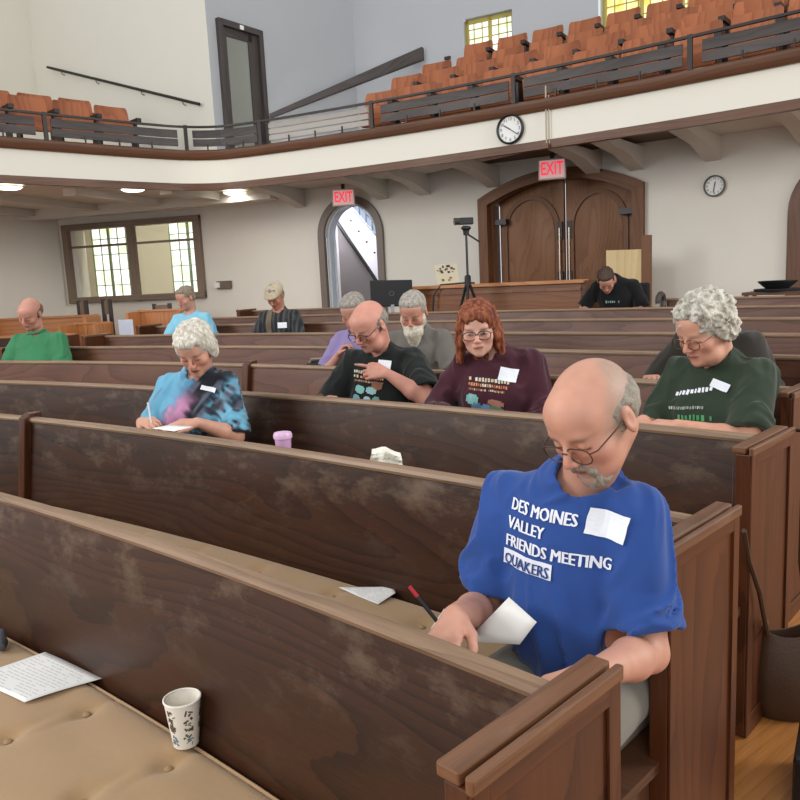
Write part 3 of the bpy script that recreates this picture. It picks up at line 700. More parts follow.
# ================================================================ BALCONY RAIL AND SEATS
root = thing('balcony_railing', P(RF, 56, 1.78), 'black iron railing along the top of the balcony front', 'railing')
b = MB(); b.sweep([p + UP * 2.075 for p in BP], [(-.018, -.012), (-.018, .012), (.018, .012), (.018, -.012)], normals=BN); b.build('handrail', M['iron'], root)
def along(i):    # position on the railing path
    k = int(i); f = i - k; return BP[k].lerp(BP[k + 1], f), BN[k].lerp(BN[k + 1], f).normalized()
cum = [0]
for i in range(1, len(BP)): cum.append(cum[-1] + (BP[i] - BP[i - 1]).length)
def at_len(s_):
    for i in range(len(BP) - 1):
        if cum[i + 1] >= s_: f = (s_ - cum[i]) / (cum[i + 1] - cum[i]); return BP[i].lerp(BP[i + 1], f), BN[i].lerp(BN[i + 1], f).normalized()
    return BP[-1], BN[-1]
def th_len(th):
    best = min(range(len(BP)), key=lambda i: (BP[i] - P(RF, th)).length); 
    j = best; return cum[j] + ((P(RF, th) - BP[j]).dot((BP[min(j + 1, len(BP) - 1)] - BP[j - 1]).normalized()))
posts = [th_len(t) for t in (47.2, 51.66, 56.25, 60.8)]; step = posts[3] - posts[2]
L65 = th_len(64.9); posts += [L65]
cornerL = L65 + 1.02; posts += [cornerL, cornerL + 1.72, cornerL + 3.5, cornerL + 5.2]
for s_ in posts:
    p, n = at_len(s_); tdir = Vector((n.y, -n.x, 0)); b = MB(); b.box(p + UP * 1.94, (.045, .03, .31), tdir); b.build('post', M['iron'], root)
for a, c in zip(posts[:-1], posts[1:]):
    for f in (.26, .5, .74):
        p, n = at_len(a + (c - a) * f); b = MB(); b.box(p + UP * 1.82, (.016, .016, .09), n); b.build('baluster', M['iron'], root)
for a, c in zip(posts[:-1], posts[1:]):
    if abs(a - L65) < .01: pass
    r = thing('slatted_board', at_len((a + c) / 2)[0] + UP * 1.8, None)
    n_ = max(3, int((c - a) / .2)); pp = [at_len(a + .09 + (c - a - .18) * i / n_) for i in range(n_ + 1)]
    light = abs(a - posts[3]) < .01
    m_ = mat('grey painted slat', 'a8a29a', .6) if light else M['blackwood']
    for z0_, z1_ in (((1.95, 2.045), (1.845, 1.935)) if not light else ((1.99, 2.05), (1.915, 1.975), (1.84, 1.90))):
        b = MB(); b.sweep([q[0] for q in pp], [(.06, z0_), (.06, z1_), (.085, z1_), (.085, z0_)], normals=[q[1] for q in pp]); b.build('slat', m_, r)
    idx = posts.index(a)
    tag(r, ['dark slatted board behind the railing at the right edge of the picture', 'dark slatted board behind the railing above the round clock by the door', 'dark slatted board behind the railing between the fascia clock and the picture centre',
            'dark slatted board behind the railing right of the slanted beam', 'slatted board behind the curved corner of the railing, grey', 'dark slatted board below the balcony door', 'dark slatted board behind the railing below the wall handrail', 'dark slatted board at the left edge of the railing'][idx], 'board', 'slatted boards behind the balcony railing')
# brackets between railing and fascia at places, conduit
o = thing('conduit', P(RF - .02, 55.35, 1.3), 'thin metal conduit running down the balcony front beside the clock', 'conduit')
b = MB(); b.tube([P(RF - .03, 55.3, 1.31), P(RF - .03, 55.3, 1.90)], .008, 6); b.tube([P(RF - .03, 55.22, 1.31), P(RF - .03, 55.22, 1.80)], .006, 6); b.build('pipe', mat('conduit paint', 'a89c88', .5), o)
b = MB(); b.box(P(RF - .05, 55.3, 1.30), (.05, .07, .05), er(55.3)); b.build('clip', M['trimwood'], o)

def theater_seat():
    r = thing('theater_seat', (0, 0, 0)); WORLDOFF[r.name] = Vector((0, 0, 0))
    b = MB(); W_, n = .47, 8                                   # curved plywood back with rounded top corners
    rows = [(0.40, 0.0, 1.0), (.6, -.035, 1.0), (.76, -.07, .99), (.81, -.08, .96), (.83, -.083, .88)]
    front = [[Vector(((j / n - .5) * W_ * f, y - .05 * (1 - (2 * j / n - 1) ** 2) * 1, z + (.0 if z < .8 else .008 * (1 - (2 * j / n - 1) ** 2)))) for j in range(n + 1)] for z, y, f in rows]
    back = [[p + Vector((0, -.02, 0)) for p in rw] for rw in front]
    for g, fl_ in ((front, 0), (back, 1)):
        for i in range(len(rows) - 1):
            for j in range(n):
                b.quad([g[i][j], g[i][j + 1], g[i + 1][j + 1], g[i + 1][j]], [(p.z * 1, p.x) for p in (g[i][j], g[i][j + 1], g[i + 1][j + 1], g[i + 1][j])])
    m_ = len(rows) - 1
    for j in range(n): b.quad([front[m_][j], front[m_][j + 1], back[m_][j + 1], back[m_][j]]); b.quad([front[0][j], front[0][j + 1], back[0][j + 1], back[0][j]])
    for i in range(m_): b.quad([front[i][0], front[i + 1][0], back[i + 1][0], back[i][0]]); b.quad([front[i][n], front[i + 1][n], back[i + 1][n], back[i][n]])
    b.build('backrest', M['theater'], r, smooth=True)
    b = MB(); b.hexa([Vector(q) for q in ((-.215, .05, .40), (.215, .05, .40), (.215, .09, .38), (-.215, .09, .38), (-.205, .11, .61), (.205, .11, .61), (.205, .14, .60), (-.205, .14, .60))]); b.build('seat', M['theater'], r, bevel=.01)
    b = MB(); b.box((-.26, .02, .30), (.03, .16, .6)); b.box((-.26, .05, .63), (.065, .30, .05)); b.box((-.26, .02, .01), (.06, .3, .02)); b.build('standard', M['iron'], r)
    return r
seat0 = theater_seat(); used = [False]
def place_seat(p, rz, label, group):
    if not used[0]: r = seat0; used[0] = True
    else:
        r = seat0.copy(); col.objects.link(r)
        for ch in list(seat0.children):
            c = ch.copy(); col.objects.link(c); c.parent = r
    r.location = p; r.rotation_euler = (0, 0, rz); tag(r, label, 'seat', group)
ORD = ['first', 'second', 'third', 'fourth', 'fifth', 'sixth', 'seventh', 'eighth', 'ninth', 'tenth', 'eleventh', 'twelfth', 'thirteenth', 'fourteenth', 'fifteenth', 'sixteenth', 'seventeenth']
RN = ['front', 'second', 'third', 'top']
START = [61.45, 61.6, 61.45, 60.75]
for k in range(4):
    th = START[k]; i = 0
    while th > 47.6:
        place_seat(P(RR[k] + .05, th, TOPZ[k] - .835), rad(th + 90), 'orange plywood theatre seat, %s from the left in the %s balcony row' % (ORD[i], RN[k]), 'theatre seats of the right balcony'); th -= math.degrees(.545 / RR[k]); i += 1
# left balcony seats (two short rows, seen over the railing)
ld = Vector((-.72, -.69, 0)); ln = Vector((-.69, .72, 0))
for k, (n_, z_) in enumerate(((7, 1.70), (6, 1.93))):
    for i in range(n_):
        p = Vector((-3.72, 9.87, 0)) + ld * (i * .55 + (-.75 if k == 0 else -.6)) + ln * (.75 + .8 * k)
        place_seat(p + UP * z_, math.atan2(-ln.y, -ln.x) - PI / 2, 'orange theatre seat, %s from the right in the %s row of the left balcony' % (ORD[i], ['front', 'rear'][k]), 'theatre seats of the left balcony')
b = MB(); a_ = Vector((-3.6, 9.75, 0)); b.box(a_ + ld * 2.0 + ln * 1.75 + UP * 1.74, (4.6, .9, .38), ld); struct(b.build('floor_balcony_step', mat('step', '6b5a4c', .8)), 'raised step under the rear seats of the left balcony')
# wall handrail on the upper left wall
def on_plane(px):
    return None
o = thing('wall_handrail', cA + f1 * 2 + UP * 3, 'thin dark handrail sloping down the cream balcony wall', 'handrail')
hA = cA + f1 * .22 + UP * 2.70; hB = cA + f1 * 4.09 + UP * 3.96
off = dd * -.07
b = MB(); b.tube([hA + off, hB + off], .022, 8); b.build('rail', M['iron'], o)
for f in (.1, .35, .65, .9):
    q = hA.lerp(hB, f); b = MB(); b.tube([q + off, q + off * .6 - UP * .06, q - UP * .07], .009, 6); b.build('bracket', M['chrome'], o)
# slanted dark beam on the upper grey wall
q0, q1 = Vector((-1.80, 12.55, 2.63)), P(RU - .10, 63.8, 3.81); ax_ = (q1 - q0).normalized()
b = MB(); b.hexa([q0 - UP * .03 - er(66) * .03, q0 - UP * .03 + er(66) * .03, q1 - UP * .11 + er(64) * .05, q1 - UP * .11 - er(64) * .05][::1] + [q0 + UP * .03 - er(66) * .03, q0 + UP * .03 + er(66) * .03, q1 + UP * .09 + er(64) * .05, q1 + UP * .09 - er(64) * .05])
o = b.build('sloping_stair_rail', M['blackwood']); tag(o, 'thick dark board sloping up the grey balcony wall to the left of the seats', 'handrail')
b = MB(); p_ = P(26.2, 62.2, TZ[3]); b.tube([p_, p_ + UP * .75], .02, 6); b.box(p_ + UP * .77, (.10, .04, .05), et(62)); o = b.build('aisle_stanchion', M['iron']); tag(o, 'small black stanchion at the left end of the top seat row', 'post')

# ================================================================ CLOCKS, SIGNS
def text_mesh(s_, size, name, m, parent, origin, ax, up, depth=.0, align='CENTER', bold=.0, xs=1.0):
    cu = bpy.data.curves.new('lettering', 'FONT'); cu.body = s_; cu.size = size; cu.align_x = align; cu.align_y = 'CENTER'; cu.extrude = depth; cu.offset = bold; cu.resolution_u = 3
    to = bpy.data.objects.new('lettering', cu); col.objects.link(to); dg = bpy.context.evaluated_depsgraph_get(); me = bpy.data.meshes.new_from_object(to.evaluated_get(dg)); bpy.data.objects.remove(to)
    ax = Vector(ax).normalized(); up = Vector(up).normalized(); n = ax.cross(up); off = WORLDOFF[parent.name]
    for v in me.vertices: c = v.co; v.co = Vector(origin) + ax * c.x * xs + up * c.y + n * c.z - off
    me.materials.clear(); me.materials.append(m); me.name = name
    o = bpy.data.objects.new(name, me); col.objects.link(o); o.parent = parent; return o
def clock(c, e, r, label, rimc, hands, numerals=True):
    # e: direction towards the viewer
    c = Vector(c); e = Vector(e).normalized(); xa = UP.cross(e) ; o = thing('wall_clock', c, label, 'clock')
    b = MB(); b.lathe([(r * .86, .0), (r, .0), (r * 1.0, .03), (r * .93, .04), (r * .86, .03), (r * .86, 0)], c, 32, e, UP); b.build('rim', rimc, o, smooth=True)
    b = MB(); b.lathe([(r * .88, .012), (0, .0121)], c, 32, e, UP); b.build('dial', mat('clock dial', 'dcdcd8', .4), o)
    for i, (a, l, w_) in enumerate(hands):
        d = UP * cos(a) + xa * sin(a); b = MB(); b.box(c + e * .02 + d * l * r / 2, (w_, .003, l * r), d.cross(e), by=e, bz=d); b.build('hand', M['black'], o)
    if numerals:
        for i in range(1, 13):
            a = i * PI / 6; d = UP * cos(a) + xa * sin(a); text_mesh(str(i), r * .3, 'numeral', M['black'], o, c + e * .016 + d * r * .68, xa, UP)
clock(P(RF - .01, 56.35, 1.53), -er(56.35), .155, 'round black-rimmed clock on the cream balcony front', M['black'], [(-1.0, .5, .012), (2.2, .7, .008)])
clock(P(RW - .01, 52.04, .85), -er(52.04), .115, 'small round grey-rimmed clock on the rear wall right of the double door', mat('grey rim', '5f5f58', .4), [(3.3, .6, .008), (.2, .4, .01)], True)
M['exitface'] = mat('exit sign face', 'dcb7b4', .5, emit=.35); M['exitred'] = mat('exit red letters', 'e8324a', .4, emit=.9)
def exit_sign(c, e, label, w_=.32, h_=.24):
    c = Vector(c); e = Vector(e).normalized(); xa = UP.cross(e); o = thing('exit_sign', c, label, 'sign', 'EXIT signs')
    b = MB(); b.box(c, (w_, .06, h_), xa, by=e); b.build('housing', mat('sign housing', 'cdbdb4', .5), o, bevel=.006)
    b = MB(); b.box(c + e * .032, (w_ * .9, .004, h_ * .84), xa, by=e); b.build('face', M['exitface'], o)
    text_mesh('EXIT', h_ * .86, 'lettering', M['exitred'], o, c + e * .036, xa, UP, .001, bold=.004, xs=.62)
    b = MB(); b.box(c + UP * (h_ / 2 + .03) - e * .02, (.05, .03, .08), xa, by=e); b.build('mount', M['black'], o)
exit_sign(P(RW - .42, 56.2, 1.20), -er(56.4) * .9 - et(56) * .25, 'red EXIT sign above the double door')
exit_sign(P(RW - .35, 63.5, 1.16), -er(63.7) * .6 + Vector((.3, -.6, 0)), 'red EXIT sign above the arched stairwell doorway', .31, .23)
b = MB(); b.box(P(RW - .04, 69.1, .06), (.24, .06, .12), et(69.1)); o = b.build('wall_box', mat('brown metal box', '6b5b4e', .5), bevel=.005); tag(o, 'small brown box on the wall at the right side of the wide window', 'box')
b = MB(); b.box(P(RW - .08, 69.35, .06), (.09, .02, .08), et(69.1)); b.build('white_panel', M['white'], o)

# ================================================================ REAR COUNTER AND WHAT STANDS ON IT
o = thing('partition', P(22.75, 57, floor_z(22.7)), 'long curved oak partition with a light top in front of the double door', 'partition')
b = MB(); arcsweep(b, 22.8, 54.6, 59.9, [(-.03, floor_z(22.7)), (-.03, -.12), (.03, -.12), (.03, floor_z(22.7))], .3); b.build('panel', M['counter'], o)
b = MB(); arcsweep(b, 22.8, 54.5, 60.0, [(-.07, -.125), (-.07, -.085), (.09, -.085), (.09, -.125)], .3); b.build('top', M['orange'], o, bevel=.006)
b = MB(); arcsweep(b, 22.8, 54.6, 59.9, [(-.045, -.20), (-.045, -.17), (.0, -.17), (.0, -.20)], .3); b.build('molding', M['counter'], o)
b = MB(); c_ = P(23.05, 54.55, (floor_z(22.7) - .10) / 2); b.box(c_, (.55, .06, -.10 - floor_z(22.7)), er(54.55)); b.build('end_panel', M['end'], o)
# monitor
c_ = P(22.35, 60.05, -.15); cam_dir = Vector((.12, -1, 0)).normalized(); xa = UP.cross(cam_dir)
o = thing('monitor', P(22.35, 60.05, -.5), 'black computer monitor seen from behind, in front of the arched doorway', 'monitor')
b = MB(); b.box(c_, (.50, .03, .31), xa - UP * .03, by=cam_dir); b.build('screen_housing', M['black'], o, bevel=.012)
b = MB(); b.lathe([(.022, 0), (.030, 0), (.030, .004), (.022, .004), (.022, 0)], c_ + cam_dir * .016, 20, cam_dir, UP); b.build('round_emblem', mat('grey emblem', '50545a', .3), o)
b = MB(); b.box(c_ - UP * .23 + cam_dir * .02, (.04, .03, .2), xa); b.build('stand', mat('grey stand', '9a9a9c', .4), o)
b = MB(); b.box(c_ - UP * .335, (.24, .2, .02), xa); b.build('foot', M['black'], o)
b = MB(); b.box(c_ - UP * .365, (.56, .3, .03), et(60.5)); b.box(c_ - UP * .72 + et(60.5) * .25, (.04, .3, .7), et(60.5)); b.box(c_ - UP * .72 - et(60.5) * .25, (.04, .3, .7), et(60.5)); o = b.build('equipment_table', M['blackwood']); tag(o, 'narrow dark table under the black monitor', 'table')
# printed card leaning on the partition
c_ = P(22.83, 58.8, .04); xa2 = (et(58.7) * -1); fwd = (Vector((0, -1, 0)) * .95 + UP * .25).normalized(); xa3 = UP.cross(fwd).normalized(); up3 = fwd.cross(xa3)
up4 = (up3 - xa3 * .12).normalized()
o = thing('picture_card', P(22.83, 58.72, -.085), 'square cream card with a printed picture leaning on top of the oak partition', 'card')
b = MB(); b.box(c_, (.27, .012, .25), xa3, by=fwd, bz=up4); b.build('card', mat('cream card', 'c9bea2', .7), o)
rr_ = random.Random(3)
for n_, colr, cnt in (('dark_print', '2f2a3a', 12), ('brown_print', '7c5a34', 8)):
    b = MB()
    for _ in range(cnt):
        b.box(c_ + fwd * .008 + xa3 * rr_.uniform(-.12, .1) + up4 * (rr_.uniform(.02, .11) if n_ == 'dark_print' else rr_.uniform(-.08, .08)), (rr_.uniform(.01, .035), .002, rr_.uniform(.01, .03)), xa3, by=fwd, bz=up4)
    b.build(n_, mat(n_, colr, .6), o)
b = MB(); b.tube([P(22.83, 57.9, -.075), P(22.83, 58.2, -.07), P(22.74, 58.9, -.08), P(22.70, 59.1, -.2), P(22.69, 59.2, -.6)], .01, 6); o = b.build('cable', M['black']); tag(o, 'black cable lying on the partition top below the picture card', 'cable')
# camera on tripod
tp = P(22.35, 57.5, 0); o = thing('camera_tripod', Vector((tp.x, tp.y, floor_z(22.35))), 'tall black tripod in front of the partition, carrying a small camera', 'tripod')
b = MB(); b.tube([tp + UP * -.15, tp + UP * .48], .013, 8); b.build('centre_column', M['black'], o)
for a in (0.3, 2.4, 4.5):
    d = Vector((cos(a), sin(a), 0)); b = MB(); b.tube([tp + UP * -.02, tp + UP * floor_z(22.35) + d * .42], [.016, .011], 6); b.build('leg', M['black'], o)
b = MB(); b.lathe([(0, -.1), (.035, -.1), (.035, 0), (.02, .02), (0, .02)], tp + UP * .0, 10); b.build('collar', M['black'], o)
b = MB(); b.lathe([(0, 0), (.03, 0), (.035, .05), (.055, .07), (.055, .085), (.03, .10), (0, .10)], tp + UP * .45, 12); b.build('pan_head', M['black'], o)
b = MB(); b.tube([tp + UP * .47, tp + UP * .37 + Vector((.14, -.03, 0))], .010, 6); b.build('pan_handle', M['black'], o)
o = thing('video_camera', tp + UP * .565, 'small black video camera on top of the tall tripod', 'camera')
b = MB(); b.box(tp + UP * .60, (.16, .07, .075), (1, .15, 0)); b.build('body', M['black'], o, bevel=.01)
b = MB(); b.lathe([(0, 0), (.035, 0), (.04, .06), (.0, .06)], tp + UP * .60 + Vector((-.07, -.01, 0)), 12, Vector((-1, -.15, 0))); b.build('lens', mat('lens', '3a3530', .2), o)
b = MB(); b.box(tp + UP * .535, (.05, .05, .05)); b.build('mounting_foot', mat('grey mount', 'a8a8a8', .4), o)
# plywood board leaning at the double door, chair back of the man in black
e_ = er(53.6); xa = -et(53.6)
b = MB(); c_ = P(23.45, 54.0, -.15); b.box(c_, (.42, .03, .72), xa - UP * .03, by=-e_ + UP * .1); o = b.build('plywood_board', wood('pale plywood', 'c7a873', 'e0c797', .5, 6, 3, .4)); tag(o, 'pale plywood board leaning behind the man in black', 'board')
b = MB(); b.box(P(23.3, 53.28, -.1), (.10, .05, .90), xa - UP * .05, by=-e_); o = b.build('brown_plank', M['doorframe']); tag(o, 'upright brown plank beside the pale plywood board', 'plank')
cp_ = P(22.95, 53.4, 0); zf = floor_z(23); o = thing('chair', cp_ + UP * zf, 'dark chair behind the man in black', 'chair')
d1 = -er(53); 
b = MB(); b.box(cp_ + UP * -.26 - xa * -.05, (.30, .05, .22), xa, by=d1 + UP * .1); b.build('backrest', M['blackcloth'], o, bevel=.02)
b = MB(); b.box(cp_ + d1 * .22 + UP * (zf + .45), (.42, .42, .06), xa, by=d1); b.build('seat', M['blackcloth'], o, bevel=.015)
for sx in (-.18, .18):
    for sy in (.03, .40):
        b = MB(); b.tube([cp_ + xa * sx + d1 * sy + UP * zf, cp_ + xa * sx + d1 * sy + UP * (zf + .45 + (.35 if sy < .1 else 0))], .014, 6); b.build('leg', M['black'], o)
# bowls on a stand at the right
zt_ = -.275; cb = P(23.1, 49.95, zt_)
o = thing('side_table', Vector((cb.x, cb.y, floor_z(23))), 'narrow side table behind the right rear pew, under the black bowl', 'table')
b = MB(); b.box(cb - UP * .02, (.55, .35, .03), et(50)); b.build('tabletop', M['trimwood'], o)
for sx in (-.24, .24):
    for sy in (-.14, .14): b = MB(); b.box(cb + et(50) * sx + er(50) * sy + UP * ((floor_z(23) - zt_) / 2 - .02), (.035, .035, zt_ - floor_z(23) - .03), et(50)); b.build('leg', M['trimwood'], o)
b = MB(); b.lathe([(0, 0), (.20, 0), (.21, .02), (.20, .025), (0, .02)], cb - UP * .004, 28); o = b.build('tray', M['blackcloth'], smooth=True); tag(o, 'flat black tray under the black bowl', 'tray')
b = MB(); b.lathe([(0, .0), (.10, .0), (.17, .06), (.175, .075), (.165, .072), (.10, .02), (0, .018)], cb + UP * .02, 28); o = b.build('bowl', M['black'], smooth=True); tag(o, 'wide black bowl on a tray at the rear right', 'bowl')

# ================================================================ SMALL THINGS ON THE PEWS
# paper coffee cup
c_ = Vector((-.552, 1.694, zk(1) - .43 + .002)); o = thing('paper_cup', c_, 'white paper coffee cup with a brown and blue print, on the nearest pew cushion', 'cup')
b = MB(); b.lathe([(.0, .004), (.029, .004), (.030, 0), (.0425, .112), (.0415, .112), (.0285, .008), (0, .008)], c_, 40); b.build('cup_wall', mat('paper cup', 'e6dfd2', .6), o, smooth=True)
b = MB(); b.lathe([(.0425, .112), (.0445, .1135), (.0445, .1165), (.042, .1175), (.041, .115)], c_, 40); b.build('rim', mat('cup rim', 'efeae0', .5), o, smooth=True)
rr_ = random.Random(11)
def cup_mark(b, a, h, w_, hh, tilt=0):
    for s_ in range(1):
        q = []
        for (dx, dz) in ((-w_, -hh), (w_, -hh), (w_, hh), (-w_, hh)):
            x = dx * cos(tilt) - dz * sin(tilt); z = dx * sin(tilt) + dz * cos(tilt); r_ = .030 + (.0125) * (h + z) / .112 + .0006; aa = a + x / r_
            q.append(c_ + Vector((cos(aa) * r_, sin(aa) * r_, h + z)))
        b.quad(q)
for nm, cc, n_, (h0, h1) in (('brown_print', '5c4a3c', 80, (.045, .10)), ('green_print', '5d6b4c', 20, (.03, .055)), ('blue_print', '6c8090', 26, (.012, .03))):
    b = MB()
    for i in range(n_):
        a = rr_.choice([-2.1, -1.0, .1, 1.2, 2.3]) + rr_.uniform(-.25, .25); cup_mark(b, a, rr_.uniform(h0, h1), rr_.uniform(.0010, .0032), rr_.uniform(.003, .0075), rr_.uniform(-1.4, 1.4))
    b.build(nm, mat(nm + ' cup', cc, .6), o)
def sheet(name, corners, label, cat, m=M['white'], n=10, curl=.004, lines=True, seed=1, fold=None):
    c = [Vector(p) for p in corners]; v = []; r = random.Random(seed); ph = r.uniform(0, 6)
    nrm_ = (c[1] - c[0]).cross(c[3] - c[0]).normalized()
    if nrm_.z < 0: nrm_ = -nrm_
    for i in range(n + 1):
        for j in range(n + 1):
            a, q = i / n, j / n; p = (c[0] * (1 - a) + c[1] * a) * (1 - q) + (c[3] * (1 - a) + c[2] * a) * q
            v.append(p + nrm_ * curl * (1 + sin(a * 4 + ph) * cos(q * 3 + ph)))
    f = [(i * (n + 1) + j, (i + 1) * (n + 1) + j, (i + 1) * (n + 1) + j + 1, i * (n + 1) + j + 1) for i in range(n) for j in range(n)]
    off = c[0]; me = bpy.data.meshes.new(name); me.from_pydata([p - off for p in v], [], f); me.materials.append(m); me.polygons.foreach_set('use_smooth', [True] * len(f))
    o = bpy.data.objects.new(name, me); col.objects.link(o); o.location = off; WORLDOFF[o.name] = off; tag(o, label, cat)
    sm = o.modifiers.new('solid', 'SOLIDIFY'); sm.thickness = .0006
    if lines:
        b = MB(); a1 = (c[1] - c[0]); a2 = (c[3] - c[0])
        for i in range(15):
            q = .07 + .06 * i; a = .06
            while a < .9:
                l = r.uniform(.03, .12)
                if r.random() < .86:
                    l = min(l, .93 - a); qs = []
                    for (aa, qq) in ((a, q), (a + l, q), (a + l, q + .012), (a, q + .012)):
                        qs.append((c[0] * (1 - aa) + c[1] * aa) * (1 - qq) + (c[3] * (1 - aa) + c[2] * aa) * qq + nrm_ * (curl * (1 + sin(aa * 4 + ph) * cos(qq * 3 + ph)) + .0012))
                    b.quad(qs)
                a += l + .02
        b.build('print_lines', mat('grey print', 'bdbbbc', .8), o)
    return o
zc = zk(1) - .43 + .002
sheet('paper_sheet', [(-1.115, 2.192, zc), (-.876, 2.022, zc), (-1.038, 1.90, zc + .001), (-1.275, 2.07, zc)], 'printed sheet of paper lying on the nearest pew cushion', 'paper')
b = MB(); c_ = Vector((-1.27, 2.235, zk(1) - .43)); ax = Vector((.35, -.75, .0)).normalized()
b.lathe([(0, 0), (.012, .003), (.020, .02), (.021, .04), (.016, .055), (.013, .12), (.0, .125)], c_ + UP * .022 - ax * -.03, 16, -ax); o = b.build('microphone', mat('grey metal mesh', '54565c', .4, metal=.4, bump=.3, bscale=400), smooth=True); tag(o, 'dark grey microphone head at the left edge of the nearest cushion', 'microphone')
zc = zk(2) - .43 + .026
sheet('paper_sheet', [(-.235, 2.43, zc), (-.055, 2.40, zc + .006), (-.045, 2.345, zc + .006), (-.10, 2.28, zc)], 'small white printed paper on the cushion beside the man in the blue shirt', 'paper', seed=4, curl=.002)
# pink lidded cup on the book ledge of the second pew
zl = zk(2) - .082
c_ = P(Rk(2) + .085, 52.0, zl) ; c_ = Vector((-.460, 2.911, 0)) ; d_ = math.hypot(c_.x - CX, c_.y - CY); e_ = (c_ - Vector((CX, CY, 0))).normalized(); c_ = Vector((CX, CY, 0)) + e_ * (Rk(2) + .088) + UP * zl
o = thing('lidded_cup', c_, 'small pink lidded cup behind the second pew, right of the woman in the tie-dye shirt', 'cup'); M['pink'] = mat('pink plastic', 'c79bc0', .4)
b = MB(); b.lathe([(0, 0), (.026, 0), (.032, .10), (0, .10)], c_, 24); b.build('body', M['pink'], o, smooth=True)
b = MB(); b.lathe([(0, .10), (.036, .10), (.037, .112), (.033, .122), (.0, .128)], c_, 24); b.build('lid', mat('pale pink lid', 'd9b0d2', .35), o, smooth=True)
# crumpled napkin
c_ = Vector((-.057, 2.573, 0)); e_ = (c_ - Vector((CX, CY, 0))).normalized(); c_ = Vector((CX, CY, 0)) + e_ * (Rk(2) + .085) + UP * (zl)
bm = bmesh.new(); bmesh.ops.create_grid(bm, x_segments=8, y_segments=8, size=.5)
for v in bm.verts:
    x, y = v.co.x, v.co.y; w_ = .115 * (1 - .25 * y)
    v.co = Vector((x * w_ + .01 * y, .012 * sin(x * 9 + y * 5) + .008 * sin(y * 14) + .02 * y, (y + .5) * .115 * (1 - .45 * max(0, x)) ))
me = bpy.data.meshes.new('napkin'); bm.to_mesh(me); bm.free(); me.materials.append(mat('napkin', 'e4e2d4', .85, bump=.3, bscale=60))
o = bpy.data.objects.new('paper_napkin', me); col.objects.link(o); o.location = c_; o.rotation_euler = (0, 0, .15); s_ = o.modifiers.new('s', 'SOLIDIFY'); s_.thickness = .002; tag(o, 'crumpled white napkin standing behind the rail of the second pew', 'napkin')
# black bag on the fifth pew
c_ = Vector((-.9, 5.15, 0)); e_ = (c_ - Vector((CX, CY, 0))).normalized(); c_ = Vector((CX, CY, 0)) + e_ * (Rk(5) - .2) + UP * (zk(5) - .43)
b = MB(); b.lathe([(0, 0), (.14, 0), (.155, .08), (.15, .22), (.11, .315), (.05, .345), (0, .35)], (0, 0, 0), 20)
for v in b.v: v.x *= 1.05; v.y *= .6
b.v = [c_ + Matrix.Rotation(rad(-10), 3, 'Z') @ v for v in b.v]
o = b.build('black_bag', M['blackcloth'], smooth=True); tag(o, 'black bag on the fifth pew, its rounded top showing above the fourth pew', 'bag')
b = MB(); b.tube([c_ + Vector((-.07, 0, .32)), c_ + Vector((-.05, -.02, .36)), c_ + Vector((.05, -.02, .36)), c_ + Vector((.07, 0, .32))], .012, 6); b.build('handle', mat('bag trim', '8a7b68', .6), o)
# purse on the aisle floor
fz = floor_z(Rk(3)); pc = Vector((1.235, 2.29, fz)); M['leather'] = mat('brown leather', '3c2616', .5, bump=.15, bscale=120, var=.15)
o = thing('purse', pc, 'brown leather shoulder bag with long straps leaning on the end of the third pew', 'purse')
bm_ = MB(); N = 20; prof = [(.0, .0, .0), (.115, .05, .0), (.135, .064, .05), (.138, .060, .16), (.125, .045, .24), (.115, .035, .30)]
rings = []
for a, d, z_ in prof: rings.append([pc + Vector((cos(2 * PI * k / N) * a, sin(2 * PI * k / N) * d, z_ + .018 * cos(4 * PI * k / N) * (z_ > .29) + .03 * (z_ > .29) * cos(2 * PI * k / N))) for k in range(N)])
for i in range(len(rings) - 1):
    for k in range(N): bm_.quad([rings[i][k], rings[i][(k + 1) % N], rings[i + 1][(k + 1) % N], rings[i + 1][k]])
inn_ = [p + (pc + UP * .3 - p) * .12 - UP * .004 for p in rings[-1]]; inb = [p - UP * .15 for p in inn_]
for k in range(N): bm_.quad([rings[-1][k], rings[-1][(k + 1) % N], inn_[(k + 1) % N], inn_[k]]); bm_.quad([inn_[k], inn_[(k + 1) % N], inb[(k + 1) % N], inb[k]])
bm_.quad(inb); bm_.build('pouch', M['leather'], o, smooth=True)
S1 = pc + Vector((-.115, 0, .30)); S2 = pc + Vector((.05, -.01, .34))
b = MB(); b.tube([S1, Vector((1.105, 2.235, -1.14)), Vector((1.055, 2.19, -.98)), Vector((1.005, 2.155, -.866)), Vector((.945, 2.06, -.74))], .0075, 6); b.build('strap', M['leather'], o, smooth=True)
b = MB(); b.tube([S2, Vector((1.23, 2.27, -1.0)), Vector((1.225, 2.28, -.93)), Vector((1.24, 2.31, -.66)), Vector((1.315, 2.42, -.545)), Vector((1.28, 2.48, -.55))], .0075, 6); b.build('strap', M['leather'], o, smooth=True)
for q in (S1 + UP * .01, S2 + UP * .01):
    b = MB(); pts_ = [q + Vector((cos(a) * .014, 0, sin(a) * .014)) for a in np.linspace(0, 2 * PI, 13)]; b.tube(pts_, .003, 6, caps=False); b.build('ring', mat('brass ring', 'a08a5a', .3, metal=.9), o)
b = MB(); b.box(Vector((1.10, 1.93, floor_z(17.2) + .09)), (.10, .26, .18), (.8, -.5, 0)); o = b.build('black_case', M['black'], bevel=.02); tag(o, 'black case edge on the floor at the bottom right corner', 'case')

